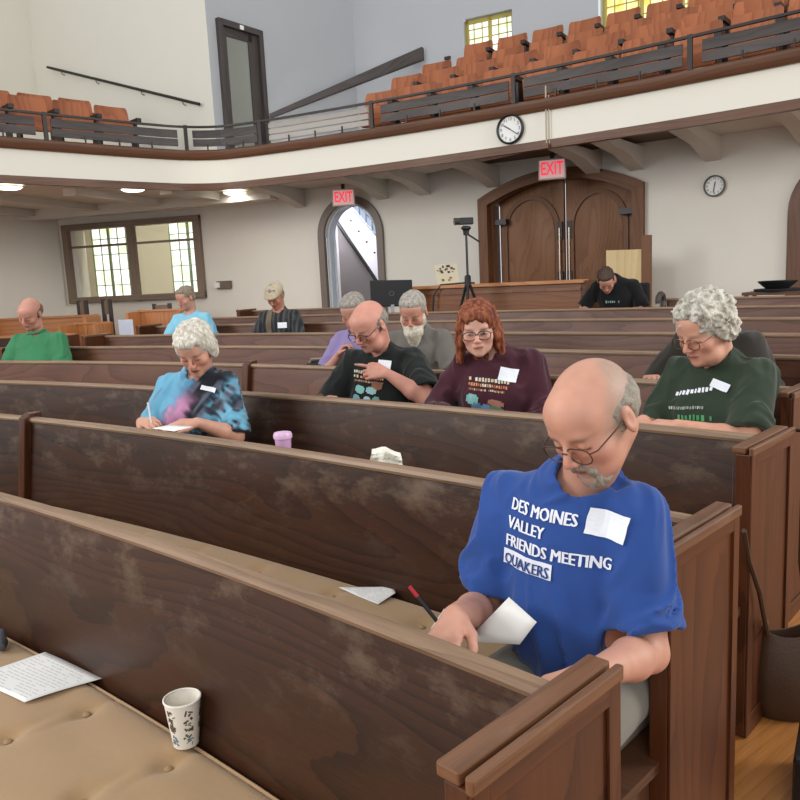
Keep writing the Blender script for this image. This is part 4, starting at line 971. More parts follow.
# ================================================================ PEOPLE
F32 = np.float32
def vnoise(p, seed=0):
    q = np.floor(p).astype(np.int64); f = (p - q); f = f * f * (3 - 2 * f)
    def h(ix, iy, iz):
        n = (ix * 73856093) ^ (iy * 19349663) ^ (iz * 83492791) ^ (seed * 2654435761)
        n = (n ^ (n >> 13)) * 1274126177 & 0xffffffff; return ((n ^ (n >> 16)) & 0xffff) / 65535.0
    x, y, z = q[..., 0], q[..., 1], q[..., 2]; r = 0
    for dx in (0, 1):
        for dy in (0, 1):
            for dz in (0, 1):
                w_ = (f[..., 0] if dx else 1 - f[..., 0]) * (f[..., 1] if dy else 1 - f[..., 1]) * (f[..., 2] if dz else 1 - f[..., 2])
                r = r + w_ * h(x + dx, y + dy, z + dz)
    return r * 2 - 1
def smin(a, b, k):
    if k <= 0: return np.minimum(a, b)
    h = np.clip(.5 + .5 * (b - a) / k, 0, 1); return b + (a - b) * h - k * h * (1 - h)
def smax(a, b, k): return -smin(-a, -b, k)
class SDF:
    def __init__(s): s.ops = []
    def cap(s, a, b, ra, rb=None, k=.02, op='u', fl=None):
        a = np.array(a, float); b = np.array(b, float); rb = ra if rb is None else rb; R = max(ra, rb)
        def f(p):
            ab = b - a; t = np.clip(((p - a) @ ab) / max(ab @ ab, 1e-9), 0, 1); d = p - a - t[..., None] * ab
            if fl is not None:      # flatten along a direction: (dir, factor>1)
                n, m = fl; c = d @ n; d = d + (c * (m - 1))[..., None] * n; return (np.sqrt((d * d).sum(-1)) - (ra + (rb - ra) * t)) / (1 + (m - 1) * .4)
            return np.sqrt((d * d).sum(-1)) - (ra + (rb - ra) * t)
        s.ops.append((f, np.minimum(a, b) - R, np.maximum(a, b) + R, k, op)); return s
    def ell(s, c, r, rot=None, k=.02, op='u'):
        c = np.array(c, float); r = np.array(r, float); rm = r.max()
        def f(p):
            q = p - c
            if rot is not None: q = q @ rot
            k0 = np.sqrt(((q / r) ** 2).sum(-1)); k1 = np.sqrt(((q / (r * r)) ** 2).sum(-1)); return k0 * (k0 - 1) / np.maximum(k1, 1e-6)
        s.ops.append((f, c - rm, c + rm, k, op)); return s
    def plane(s, o_, n, lo, hi, k=.004):   # keep the side opposite to n, inside the box only
        o_ = np.array(o_, float); n = np.array(n, float); n = n / np.linalg.norm(n)
        s.ops.append((lambda p: -((p - o_) @ n), np.array(lo, float), np.array(hi, float), k, 'c')); return s
    def mesh(s, vox, noise=None, lo=None, hi=None):
        L = np.min([o[1] for o in s.ops if o[4] == 'u'], 0) - vox * 4; H = np.max([o[2] for o in s.ops if o[4] == 'u'], 0) + vox * 4
        if lo is not None: L = np.maximum(L, lo)
        if hi is not None: H = np.minimum(H, hi)
        n = np.ceil((H - L) / vox).astype(int) + 1
        D = np.full(n, 1.0, F32); axs = [L[i] + vox * np.arange(n[i]) for i in range(3)]
        for f, a, b, k, op in s.ops:
            m = k + vox * 2.5 + .006
            i0 = np.clip(((a - m - L) / vox).astype(int), 0, n); i1 = np.clip(((b + m - L) / vox).astype(int) + 2, 0, n)
            if (i1 <= i0).any(): continue
            sl = tuple(slice(x, y) for x, y in zip(i0, i1)); g = np.stack(np.meshgrid(*[axs[q][sl[q]] for q in range(3)], indexing='ij'), -1)
            d = f(g); c = D[sl]
            D[sl] = smin(c, d, k) if op == 'u' else smax(c, -d, k)
        if noise is not None:
            near = np.abs(D) < .03; idx = np.argwhere(near); p = L + idx * vox; D[near] += noise(p).astype(F32)
        S = D < 0; S[0] = S[-1] = False; S[:, 0] = S[:, -1] = False; S[:, :, 0] = S[:, :, -1] = False
        D = np.where(S, D, np.maximum(D, 1e-5))
        cnt = np.zeros(n - 1, np.uint8)
        for dx in (0, 1):
            for dy in (0, 1):
                for dz in (0, 1): cnt += S[dx:n[0] - 1 + dx, dy:n[1] - 1 + dy, dz:n[2] - 1 + dz]
        idx = np.argwhere((cnt > 0) & (cnt < 8)); acc = np.zeros((len(idx), 3)); ct = np.zeros(len(idx))
        cor = [(x, y, z) for x in (0, 1) for y in (0, 1) for z in (0, 1)]
        for a in cor:
            for ax in range(3):
                if a[ax]: continue
                b = list(a); b[ax] = 1
                va = D[idx[:, 0] + a[0], idx[:, 1] + a[1], idx[:, 2] + a[2]].astype(float); vb = D[idx[:, 0] + b[0], idx[:, 1] + b[1], idx[:, 2] + b[2]].astype(float)
                m = (va < 0) != (vb < 0); t = np.where(m, va / np.where(m, va - vb, 1), 0); pt = np.array(a, float) + t[:, None] * (np.array(b) - np.array(a)); acc[m] += pt[m]; ct[m] += 1
        V = L + (idx + acc / ct[:, None]) * vox
        ID = np.full(n - 1, -1, np.int32); ID[idx[:, 0], idx[:, 1], idx[:, 2]] = np.arange(len(idx)); Fs = []
        for ax in range(3):
            o1, o2 = [q for q in range(3) if q != ax]
            A = np.take(S, range(0, n[ax] - 1), ax); B = np.take(S, range(1, n[ax]), ax)
            e = np.argwhere(A != B); e = e[(e[:, o1] > 0) & (e[:, o2] > 0) & (e[:, o1] < n[o1] - 1) & (e[:, o2] < n[o2] - 1)]
            fl = A[e[:, 0], e[:, 1], e[:, 2]]
            def g(d1, d2): q = e.copy(); q[:, o1] -= d1; q[:, o2] -= d2; return ID[q[:, 0], q[:, 1], q[:, 2]]
            q = np.stack([g(1, 1), g(0, 1), g(0, 0), g(1, 0)], 1)
            if ax == 1: fl = ~fl
            q[~fl] = q[~fl][:, ::-1]; Fs.append(q)
        Fq = np.concatenate(Fs); Fq = Fq[(Fq >= 0).all(1)]
        return V, Fq
def relax(V, Fq, it=2):
    E_ = np.concatenate([Fq[:, [0, 1]], Fq[:, [1, 2]], Fq[:, [2, 3]], Fq[:, [3, 0]]])
    for _ in range(it):
        s_ = np.zeros_like(V); c = np.zeros(len(V)); np.add.at(s_, E_[:, 0], V[E_[:, 1]]); np.add.at(c, E_[:, 0], 1)
        V = V * .5 + .5 * s_ / np.maximum(c, 1)[:, None]
    return V
def npmesh(name, V, Fq, m, parent=None, colf=None):
    me = bpy.data.meshes.new(name); me.vertices.add(len(V)); me.vertices.foreach_set('co', V.astype(F32).ravel())
    me.loops.add(Fq.size); me.loops.foreach_set('vertex_index', Fq.ravel().astype(np.int32)); me.polygons.add(len(Fq)); me.polygons.foreach_set('loop_start', np.arange(0, Fq.size, 4, dtype=np.int32))
    me.update(calc_edges=True); me.validate(); me.polygons.foreach_set('use_smooth', [True] * len(me.polygons)); me.materials.append(m)
    if colf is not None:
        C = np.ones((len(me.vertices), 4), F32); C[:, :3] = colf(V[:len(me.vertices)]); at = me.color_attributes.new('Col', 'FLOAT_COLOR', 'POINT'); at.data.foreach_set('color', C.ravel())
    o = bpy.data.objects.new(name, me); col.objects.link(o)
    if parent is not None: o.parent = parent
    return o
def Rx(a): c, s = cos(a), sin(a); return np.array([[1, 0, 0], [0, c, -s], [0, s, c]])
def Ry(a): c, s = cos(a), sin(a); return np.array([[c, 0, s], [0, 1, 0], [-s, 0, c]])
def Rz(a): c, s = cos(a), sin(a); return np.array([[c, -s, 0], [s, c, 0], [0, 0, 1]])
def nrmz(v): v = np.array(v, float); return v / np.linalg.norm(v)
def hand(s, W, d, pn, ts, curl=.35, sc=1.0, k=.005, point=False):
    """W wrist, d finger direction, pn palm normal, ts unit vector to the thumb side"""
    W = np.array(W, float); d = nrmz(d); pn = nrmz(pn - d * (pn @ d)); t = nrmz(np.cross(d, pn)); t = t if t @ ts > 0 else -t
    L = {0: (.040, .024, .019), 1: (.045, .028, .021), 2: (.042, .027, .020), 3: (.033, .020, .017)}
    for i in range(4):
        off = (.030 - .0195 * i) * sc; base = W + d * .012 * sc + t * off * .55; kn = W + d * (.090 - .004 * abs(i - 1) - .004 * (i == 3)) * sc + t * off
        s.cap(base, kn, .015 * sc, .0125 * sc, k=.010)
        a = kn; dr = d + t * (.10 - .07 * i); cu = curl * (1 + .12 * i)
        if point and i > 0: cu = 1.25
        if point and i == 0: cu = .08
        ang = cu * .6
        for j, l in enumerate(L[i]):
            v = nrmz(nrmz(dr) * cos(ang) + pn * sin(ang)); b = a + v * l * sc; s.cap(a, b, (.0095 - .0008 * j - .0006 * (i == 3)) * sc, (.0088 - .0009 * j - .0006 * (i == 3)) * sc, k=k); a = b; ang += cu
    a = W + d * .022 * sc + t * .022 * sc + pn * .006; b = a + nrmz(d * .75 + t * .65 + pn * .35) * .038 * sc; c = b + nrmz(d * 1 + t * .25 + pn * .35) * .032 * sc; e_ = c + nrmz(d + pn * .45) * .024 * sc
    s.cap(a, b, .017 * sc, .013 * sc, k=.012); s.cap(b, c, .0115 * sc, .0105 * sc, k=k); s.cap(c, e_, .0105 * sc, .0085 * sc, k=k)
    return W + d * .12 * sc + pn * .02
def ik(S, W, hint, l1, l2):
    S, W, hint = map(lambda q: np.array(q, float), (S, W, hint)); v = W - S; D = np.linalg.norm(v)
    if D > (l1 + l2) * .985: v = v * (l1 + l2) * .985 / D; W = S + v; D = (l1 + l2) * .985
    a = (l1 * l1 - l2 * l2 + D * D) / (2 * D); h = math.sqrt(max(1e-6, l1 * l1 - a * a)); u = v / D; q = hint - S; q = q - u * (q @ u); q = nrmz(q) if np.linalg.norm(q) > 1e-4 else np.array([0, 0, -1.])
    return S + u * a + q * h, W
SKIN = vcol('skin', .5, bump=.12, bscale=500, sss=.12, spec=.4)
HAIRM = vcol('hair', .6, spec=.3, strands=.45)
CLOTH = vcol('cotton cloth', .88, bump=.12, bscale=500, sheen=.15, spec=.2)
def person(spec):
    g = spec.get; k = g('row'); th = g('th'); yaw = rad(g('yaw', 0)); vox = g('vox', .007); fat = g('fat', 1.0); belly = g('belly', 0.0); lean = g('lean', .15); sh = g('shw', 1.0)
    up = g('up', 0.0); R_ = g('R', Rk(k) - .22); zs = g('zs', zk(k) - .43) + up
    H = np.array(g('head')); hy, hp, hr = [rad(a) for a in g('hrot', (0, 25, 0))]
    HR = Rz(hy) @ Rx(-hp) @ Ry(hr); hs = g('hs', 1.0)
    def hp_(x, y, z): return H + HR @ (np.array([x, y, z]) * hs)
    def hpv(v): return HR @ np.array(v, float)
    sp = lambda z: lean * max(0, z - .1) ** 1.0      # forward offset of the spine at height z
    # ---------------- body (skin)
    B = SDF(); shx, shz = .168 * sh, g('shz', .535)
    tw = Rz(-0.0)
    B.ell((0, -.01, .11), (.15 * fat, .11, .10), k=.03)
    B.ell((0, sp(.3) + .005, .28), (.135 * fat, .10 + belly * .5, .17), k=.05)
    B.ell((0, sp(.44), .43), (.15 * sh, .095, .15), k=.05)
    for sx in (-1, 1): B.cap((0, sp(.53) - .01, shz + .01), (sx * shx * .8, sp(.53) - .01, shz - .02), .040, k=.04)
    nb = np.array((H[0] * .35, sp(.56) - .015, .575)); skull = hp_(0, -.035, -.045)
    B.cap(nb, skull, .060 * g('neck', 1.0), .054 * g('neck', 1.0), k=.03)
    # head
    fw = g('face', 1.0); E3 = lambda c, r, kk=.02, rot=None, op='u': B.ell(hp_(*c), np.array(r) * hs, HR if rot is None else HR @ rot, kk, op)
    E3((0, -.014, .032), (.0765, .098, .086), .02)
    E3((0, .030, -.030), (.060 * fw, .060, .078), .03)
    E3((0, .040, -.072), (.046 * fw, .046, .036), .03)
    E3((0, .055, .050), (.055, .040, .045), .03)
    if g('jowl'): E3((-.035, .03, -.085), (.032, .034, .03), .025); E3((.035, .03, -.085), (.032, .034, .03), .025); E3((0, .015, -.105), (.04, .04, .03), .03)
    B.cap(hp_(-.034, .081, .021), hp_(.034, .081, .021), .010 * hs, k=.018)
    for sx in (-1, 1):
        E3((sx * .041 * fw, .060, -.026), (.023, .024, .022), .022)
        E3((sx * .0315, .104, .002), (.016, .014, .011), .014, op='c')
        E3((sx * .0315, .0785, .001), (.0150, .0145, .0125), .004)
        E3((sx * .079, -.012, -.006), (.010, .020, .033), .006, Rz(-sx * .35)); E3((sx * .090, -.004, -.002), (.006, .010, .016), .006, Rz(-sx * .35), 'c')
    B.cap(hp_(0, .094, .012), hp_(0, .116, -.026), .0065 * hs, .0105 * hs * g('nose', 1), k=.012)
    for sx in (-1, 1): B.ell(hp_(sx * .0115, .105, -.031), np.array((.009, .011, .007)) * hs * g('nose', 1), HR, .006)
    B.cap(hp_(-.017, .091, -.056), hp_(.017, .091, -.056), .0065 * hs, k=.008); B.cap(hp_(0, .096, -.056), hp_(0, .0965, -.056), .0055 * hs, k=.008)
    B.cap(hp_(-.014, .090, -.068), hp_(.014, .090, -.068), .0070 * hs, k=.007)
    B.cap(hp_(-.021, .101, -.0618), hp_(.021, .101, -.0618), .0022 * hs, k=.003, op='c')
    E3((0, .078, -.093), (.022, .018, .017), .02)
    # arms
    arms = {}; al1, al2 = .285, .25
    for sd, sx in (('r', 1), ('l', -1)):
        S = np.array((sx * shx * 1.0, sp(.53) - .01, shz - .02)); a = g('arm_' + sd) or dict(w=(sx * .2, .36, .28), e=(sx * .3, .1, .2))
        Eb, W = ik(S, a['w'], a['e'], al1, al2); arms[sd] = (S, Eb, W)
        af = g('armf', 1.0)
        B.cap(S, Eb, .050 * af, .040 * af, k=.03); B.cap(Eb, Eb + (W - Eb) * .35, .040 * af, .041 * af, k=.015); B.cap(Eb + (W - Eb) * .35, W, .041 * af, .0255, k=.015)
        u = nrmz(W - Eb); d = np.array(a.get('d', u), float); pn = np.array(a.get('pn', (0, 0, -1)), float)
        hand(B, W, d, pn, np.array(a.get('t', (-sx, .2, .2)), float), a.get('curl', .45), 1.0, .005, a.get('point', False))
    # legs
    ly = -yaw * .8; RL = Rz(ly)
    knees = []
    for sx in (-1, 1):
        hipj = np.array((sx * .085, 0, .085)); kn = RL @ np.array((sx * .125, .43, .07)); an = RL @ np.array((sx * .125, .40, -.36)); toe = RL @ np.array((sx * .14, .53, -.415))
        B.cap(hipj, kn, .078, .056, k=.03); B.cap(kn, kn + (an - kn) * .35, .052, .054, k=.02); B.cap(kn + (an - kn) * .35, an, .054, .036, k=.02); B.cap(an + np.array((0, 0, -.03)), toe, .038, .030, k=.02)
        knees.append((hipj, kn, an, toe))
    V, Q = B.mesh(vox); V = relax(V, Q, 1)
    base = np.array(lin(g('skin', 'c9927a'))); red = np.array(lin(g('blush', 'b8604e'))); hc = np.array(lin(g('hairc', '8a8580'))); browc = np.array(lin(g('brow', '8a7060')))
    def colf(V):
        C = np.tile(base, (len(V), 1)); h = ((V - H) @ HR) / hs; n = vnoise(V * 60, 3)[:, None] * .06 + vnoise(V * 14, 5)[:, None] * .07; C = C * (1 + n)
        def mixm(C, m, c): m = np.clip(m, 0, 1)[:, None]; return C * (1 - m) + c * m
        front = (h[:, 1] > .03) & (np.abs(h[:, 0]) < .1) & (h[:, 2] > -.12) & (h[:, 2] < .13)
        for sx in (-1, 1): C = mixm(C, .40 * np.exp(-(((h[:, 0] - sx * .042) / .022) ** 2 + ((h[:, 2] + .03) / .022) ** 2)) * front, red)
        C = mixm(C, .45 * np.exp(-((h[:, 0] / .014) ** 2 + ((h[:, 2] + .026) / .018) ** 2)) * front, red)
        C = mixm(C, .8 * np.exp(-((h[:, 0] / .021) ** 4 + ((h[:, 2] + .062) / .0095) ** 4)) * front, red * .85)
        C = mixm(C, .8 * (np.abs(h[:, 2] + .0618) < .0028) * (np.abs(h[:, 0]) < .023) * front, red * .35)
        for sx in (-1, 1):
            C = mixm(C, .75 * np.exp(-(((h[:, 0] - sx * .034) / .019) ** 4 + ((h[:, 2] - .021 + np.abs(h[:, 0] - sx * .034) * .15) / .0055) ** 2)) * front, browc)
            C = mixm(C, .8 * (np.abs(h[:, 2] + .0035 + .12 * np.abs(np.abs(h[:, 0]) - .0315)) < .0024) * (np.abs(h[:, 0] - sx * .0315) < .0145) * front, base * .18)
        if g('eyes'):
            for sx in (-1, 1):
                r2 = ((h[:, 0] - sx * .0315) / .0125) ** 2 + ((h[:, 2] - .000) / .0036) ** 2; C = mixm(C, (r2 < 1) * front * 1.0, np.array((.38, .37, .37)))
                C = mixm(C, (((h[:, 0] - sx * .0315) ** 2 + (h[:, 2]) ** 2 < .0046 ** 2) & (r2 < 1)) * front * 1.0, np.array((.05, .045, .04)))
        if g('buzz'):   # short cropped hair left on sides and back of the head
            top = h[:, 2] + .35 * np.clip(h[:, 1], -.1, .1); m = (h[:, 2] > -.06) & (h[:, 1] < .05 - .2 * np.maximum(0, .03 - h[:, 2])) & (np.abs(h[:, 0]) > .045 - .5 * np.minimum(0, h[:, 1] + .03)*0) & (h[:, 2] < .095)
            mm = 1 / (1 + np.exp(-(.040 - h[:, 1] - .9 * np.maximum(0, h[:, 2] - .02)) / .009)); sm = 1 / (1 + np.exp(-(np.abs(h[:, 0]) - .038 + .45*np.maximum(0,-h[:,1]-.02)) / .006)); lo = 1 / (1 + np.exp(-(h[:, 2] + .035 + .5 * np.minimum(0, h[:, 1])) / .006))
            hd = (np.linalg.norm(V - H, axis=1) < .16 * hs); ear = ((np.abs(h[:, 0]) > .076) & (np.abs(h[:, 2] + .006) < .036) & (np.abs(h[:, 1] + .012) < .024))
            C = mixm(C, g('buzz') * mm * sm * lo * hd * (~ear) * (.75 + .35 * vnoise(V * 260, 8)), hc)
        if g('goatee'):
            m = np.exp(-((h[:, 0] / .030) ** 4 + ((h[:, 2] + .082) / .030) ** 4)) * (h[:, 1] > .04) * (~((np.abs(h[:, 2] + .062) < .008) & (np.abs(h[:, 0]) < .018)))
            C = mixm(C, g('goatee') * m * (.75 + .5 * vnoise(V * 260, 9)), hc)
        if g('shadow'):
            m = (h[:, 2] < -.045) & (h[:, 1] > -.02) & (np.linalg.norm(V - H, axis=1) < .15); C = mixm(C, .3 * m, hc * .7)
        return np.clip(C, 0, 1)
    o = npmesh('person', V, Q, SKIN, None, colf)
    e_ = er(th); pos = Vector((CX, CY, 0)) + e_ * R_ + UP * zs; o.location = pos; o.rotation_euler = (0, 0, rad(th + 90) + yaw)
    tag(o, g('label'), 'person')
    # ---------------- top
    T = SDF(); inf = g('loose', .018)
    T.ell((0, -.015, .10), (.165 * fat + .01, .125 + belly * .4, .11), k=.03)
    T.ell((0, sp(.28) + .015 + belly * .45, .26), (.145 * fat + inf, .115 + belly, .19), k=.06)
    T.ell((0, sp(.44) + .002, .43), (.16 * sh + inf, .112 + inf * .4, .16), k=.06)
    for sx in (-1, 1): T.cap((0, sp(.53) - .010, shz + .012), (sx * shx * .84, sp(.53) - .012, shz - .022), .046 + inf * .25, k=.04)
    T.cap(nb - np.array((0, 0, .05)), nb + (skull - nb) * .03, .074, .064, k=.035)
    if g('bust'):
        for sx in (-1, 1): T.ell((sx * .075, sp(.38) + .085, .375), (.085, .075, .075), k=.05)
    sl = g('sleeve', .72)
    for sd, sx in (('r', 1), ('l', -1)):
        S, Eb, W = arms[sd]; u = nrmz(Eb - S); wv = g('slw', .074)
        if sl <= 1:
            end = S + (Eb - S) * sl; T.cap(S, end + u * .03, .058 * g('armf', 1), wv, k=.022); c_ = end + u * .06; m_ = .07
            T.plane(end, -u, end + u * .055 - .085, end + u * .055 + .085, .004) if False else T.cuts.append((end, u)) if hasattr(T, 'cuts') else None
            T.ops.append(((lambda p, e0=end, uu=u: np.maximum(-(((p - e0) @ uu)), np.linalg.norm(p - e0 - uu * .05, axis=-1) - .105)), end + u * .05 - .105, end + u * .05 + .105, .004, 'c'))
            T.cap(end - u * .022, end + u * .05, wv - .017, wv - .014, k=.004, op='c')
        else:
            T.cap(S, Eb, .060, .056, k=.04); T.cap(Eb, W - nrmz(W - Eb) * .02, .056, .040, k=.03)
    # neck hole
    nd = nrmz(skull - nb); T.cap(nb + nd * .012 + np.array((0, .034, 0)), nb + nd * .3 + np.array((0, .05, 0)), .063, .105, k=.006, op='c')
    sd_ = g('seed', 1)
    def fold(p):
        q = p.copy(); w_ = vnoise(q * np.array([7, 7, 5]), sd_) * .09; t_ = vnoise(np.stack([q[:, 0] * 16 + q[:, 2] * 9 + w_ * 30, q[:, 1] * 10, q[:, 2] * 9 - q[:, 0] * 6 + w_ * 20], -1), sd_ + 5)
        r = np.clip(1 - np.abs(t_) * 3.6, -1, 1); amp = g('folds', .0055) * 1.5 * (1 - .75 * np.exp(-((p[:, 0]) / .13) ** 4 - ((p[:, 2] - .42) / .13) ** 4) * (p[:, 1] > 0)); return -((r + 1) * .5 * amp) - vnoise(q * 9, sd_ + 2) * amp * .4
    V, Q = T.mesh(g('tvox', vox), fold, lo=np.array([-9, -9, .03])); V = relax(V, Q, 1)
    tc_ = g('topcol')
    cf = tc_ if callable(tc_) else (lambda V: np.tile(np.array(lin(tc_)), (len(V), 1)) * (1 + .05 * vnoise(V * 18, 2)[:, None]))
    shirt = npmesh(g('topname', 'shirt'), V, Q, g('cloth', CLOTH), o, cf)
    bv = BVHTree.FromPolygons([Vector(p) for p in V], Q.tolist()) if (g('print') or g('tagpos') or g('collar')) else None
    # ---------------- trousers
    Tr = SDF(); Tr.ell((0, -.01, .095), (.165 * fat, .125, .10), k=.03); ln = g('short', 0)
    for (hj, kn, an, toe) in knees:
        Tr.cap(hj, kn, .092, .072, k=.04)
        if ln: Tr.cap(kn, kn + (an - kn) * .18, .074, .078, k=.02)
        else: Tr.cap(kn, an, .070, .052, k=.02)
    V, Q = Tr.mesh(max(vox, .009)); V = relax(V, Q, 1)
    npmesh('shorts' if ln else 'trousers', V, Q, CLOTH, o, lambda V: np.tile(np.array(lin(g('legcol', '3a3c44'))), (len(V), 1)))
    Sh = SDF()
    for (hj, kn, an, toe) in knees: Sh.cap(an + np.array((0, 0, -.035)), toe, .045, .038, k=.02)
    V, Q = Sh.mesh(.01); npmesh('shoes', V, Q, CLOTH, o, lambda V: np.tile(np.array(lin('2a2624')), (len(V), 1)))
    # ---------------- hair
    def headnoise(amp, fr, sd=0, stretch=(1, 1, 1)):
        def f(p): h = ((p - H) @ HR) * np.array(stretch); return vnoise(h * fr, sd) * amp + vnoise(h * fr * 2.3, sd + 1) * amp * .5
        return f
    hcol = lambda c, v_=.25, fr=90, c2=None: (lambda V: np.clip(np.array(lin(c)) * (1 + v_ * vnoise(V * fr, 4)[:, None]) * (1 + .12 * vnoise(V * 25, 6)[:, None]), 0, 1) if c2 is None else
        (lambda t_: np.array(lin(c)) * (1 - t_) + np.array(lin(c2)) * t_)(np.clip(.5 + .9 * vnoise(((V - H) @ HR) * np.array([fr, fr, fr * .3]), 4), 0, 1)[:, None]))
    st = g('hair')
    def he(S_, c, r, kk=.02, rot=None, op='u'): S_.ell(hp_(*c), np.array(r) * hs, HR if rot is None else HR @ rot, kk, op)
    if st:
        S_ = SDF(); hn = None
        if st == 'curly':
            he(S_, (0, -.022, .050), (.096, .112, .094)); he(S_, (0, -.065, -.01), (.078, .062, .08)); he(S_, (0, .035, .085), (.07, .05, .045))
            for sx in (-1, 1): he(S_, (sx * .075, -.03, .0), (.025, .05, .055))
            he(S_, (0, .10, -.03), (.066, .072, .088), .012, None, 'c')
            hn = headnoise(.011, 62, 3); cc = hcol(g('hairc'), .3, 80, g('hairc2'))
        elif st == 'bob':
            he(S_, (0, -.018, .042), (.090, .110, .094)); he(S_, (0, -.06, -.03), (.078, .062, .085)); he(S_, (0, .060, .078), (.068, .035, .032), .02)
            for sx in (-1, 1): he(S_, (sx * .078, -.015, -.005), (.020, .045, .062))
            he(S_, (0, .112, -.040), (.066, .070, .098), .012, None, 'c'); hn = headnoise(.006, 48, 3, (1, 1, .45)); cc = hcol(g('hairc'), .3, 110, g('hairc2'))
        elif st == 'long':
            he(S_, (0, -.018, .042), (.089, .108, .092)); he(S_, (0, .068, .070), (.066, .034, .036), .02)
            for sx in (-1, 1):
                he(S_, (sx * .080, -.02, -.02), (.022, .048, .075)); S_.cap(hp_(sx * .080, -.03, -.04), hp_(sx * .100, -.015, -.15), .027 * hs, .018 * hs, k=.03)
            S_.cap(hp_(0, -.06, 0), hp_(0, -.06, -.16), .07 * hs, .05 * hs, k=.04)
            he(S_, (0, .110, -.032), (.066, .074, .096), .012, None, 'c'); hn = headnoise(.007, 70, 3, (1, 1, .3)); cc = hcol(g('hairc'), .3, 110, g('hairc2'))
        elif st == 'short':
            he(S_, (0, -.020, .042), (.083, .103, .085)); he(S_, (0, -.05, -.015), (.072, .058, .06)); he(S_, (0, .045, .085), (.062, .04, .03), .02)
            he(S_, (0, .118, -.045), (.075, .072, .105), .010, None, 'c'); he(S_, (0, .03, -.09), (.10, .09, .06), .01, None, 'c'); hn = headnoise(.004, 60, 3, (1, 1, .5)); cc = hcol(g('hairc'), .3, 110, g('hairc2'))
        elif st == 'fringe':      # bald on top, hair left at the sides and back
            he(S_, (0, -.026, .012), (.0825, .094, .070)); he(S_, (0, .09, 0), (.12, .09, .14), .01, None, 'c'); he(S_, (0, .0, .105), (.11, .14, .060), .012, None, 'c'); he(S_, (0, .06, -.07), (.12, .12, .05), .01, None, 'c')
            for sx in (-1, 1): he(S_, (sx * .085, -.010, -.008), (.016, .024, .036), .004, None, 'c')
            hn = headnoise(.003, 90, 3); cc = hcol(g('hairc'), .3, 110, g('hairc2'))
        V, Q = S_.mesh(g('hvox', max(.0045, vox * .75)), hn); npmesh('hair', V, Q, HAIRM, o, cc)
    if g('beard'):
        S_ = SDF(); he(S_, (0, .052, -.088), (.056, .048, .045)); S_.cap(hp_(0, .075, -.10), hp_(0, .085, -.10 - g('beard')), .056 * hs, .020 * hs, k=.04)
        for sx in (-1, 1): he(S_, (sx * .060, .020, -.045), (.018, .032, .045)); S_.cap(hp_(sx * .006, .103, -.046), hp_(sx * .030, .094, -.060), .008 * hs, .007 * hs, k=.01)
        V, Q = S_.mesh(max(.0045, vox * .75), headnoise(.005, 60, 3, (1, 1, .35))); npmesh('beard', V, Q, HAIRM, o, hcol(g('beardc'), .25, 110, None))
    if g('goatee3d'):
        S_ = SDF(); he(S_, (0, .068, -.094), (.029, .028, .026)); he(S_, (0, .050, -.100), (.030, .034, .018))
        for sx in (-1, 1): S_.cap(hp_(sx * .004, .1005, -.047), hp_(sx * .025, .089, -.062), .0055 * hs, .006 * hs, k=.008); S_.cap(hp_(sx * .025, .087, -.062), hp_(sx * .024, .078, -.085), .006 * hs, .009 * hs, k=.01)
        V, Q = S_.mesh(.004, headnoise(.003, 120, 3)); npmesh('goatee', V, Q, HAIRM, o, hcol(g('hairc'), .35, 160, g('hairc2')))
    if g('glasses'):
        gm, gt = g('glasses'); b = MB(); zo = g('glz', -.004)
        fr = []
        for sx in (-1, 1):
            n_ = 28; rw, rh = .0285, .0195
            pts = [Vector(hp_(sx * .0325 + rw * math.copysign(abs(cos(a)) ** .8, cos(a)), .108 - .004 * abs(cos(a)), zo + rh * math.copysign(abs(sin(a)) ** .8, sin(a)))) for a in np.linspace(0, 2 * PI, n_, endpoint=False)]
            b.tube(pts + pts[:2], gt, 6, caps=False)
            b.tube([Vector(hp_(*q)) for q in ((sx * .059, .104, zo + .006), (sx * .072, .092, zo + .007), (sx * .080, .0, zo + .010), (sx * .080, -.02, zo - .004))], gt, 6)
        b.tube([Vector(hp_(-.007, .110, zo + .005)), Vector(hp_(0, .113, zo + .009)), Vector(hp_(.007, .110, zo + .005))], gt, 6)
        WORLDOFF[o.name] = Vector((0, 0, 0)); b.build('glasses', gm, o, smooth=True)
        for sx in (-1, 1):
            b = MB(); n_ = 20; b.quad([Vector(hp_(sx * .0325 + .0262 * cos(a), .107, zo + .0182 * sin(a))) for a in np.linspace(0, 2 * PI, n_, endpoint=False)]); b.build('lens', M['lens'], o)
    if g('cap'):
        S_ = SDF(); he(S_, (0, -.012, .060), (.094, .118, .066)); he(S_, (0, .075, .052), (.075, .060, .022), .03); he(S_, (0, 0, .0), (.13, .2, .028), .006, None, 'c')
        V, Q = S_.mesh(.008, headnoise(.002, 40)); npmesh('flat_cap', V, Q, CLOTH, o, lambda V: np.tile(np.array(lin(g('cap'))), (len(V), 1)) * (1 + .12 * vnoise(V * 120, 3)[:, None]))
    # ---------------- conforming decals on the chest
    WORLDOFF[o.name] = Vector((0, 0, 0))
    def proj(x, z, off=.003, yd=None):
        h_, n_, i_, d_ = bv.ray_cast(Vector((x, 1.2, z)), Vector((0, -1, 0)));
        return (h_ + n_ * off) if h_ else Vector((x, sp(z) + .13, z))
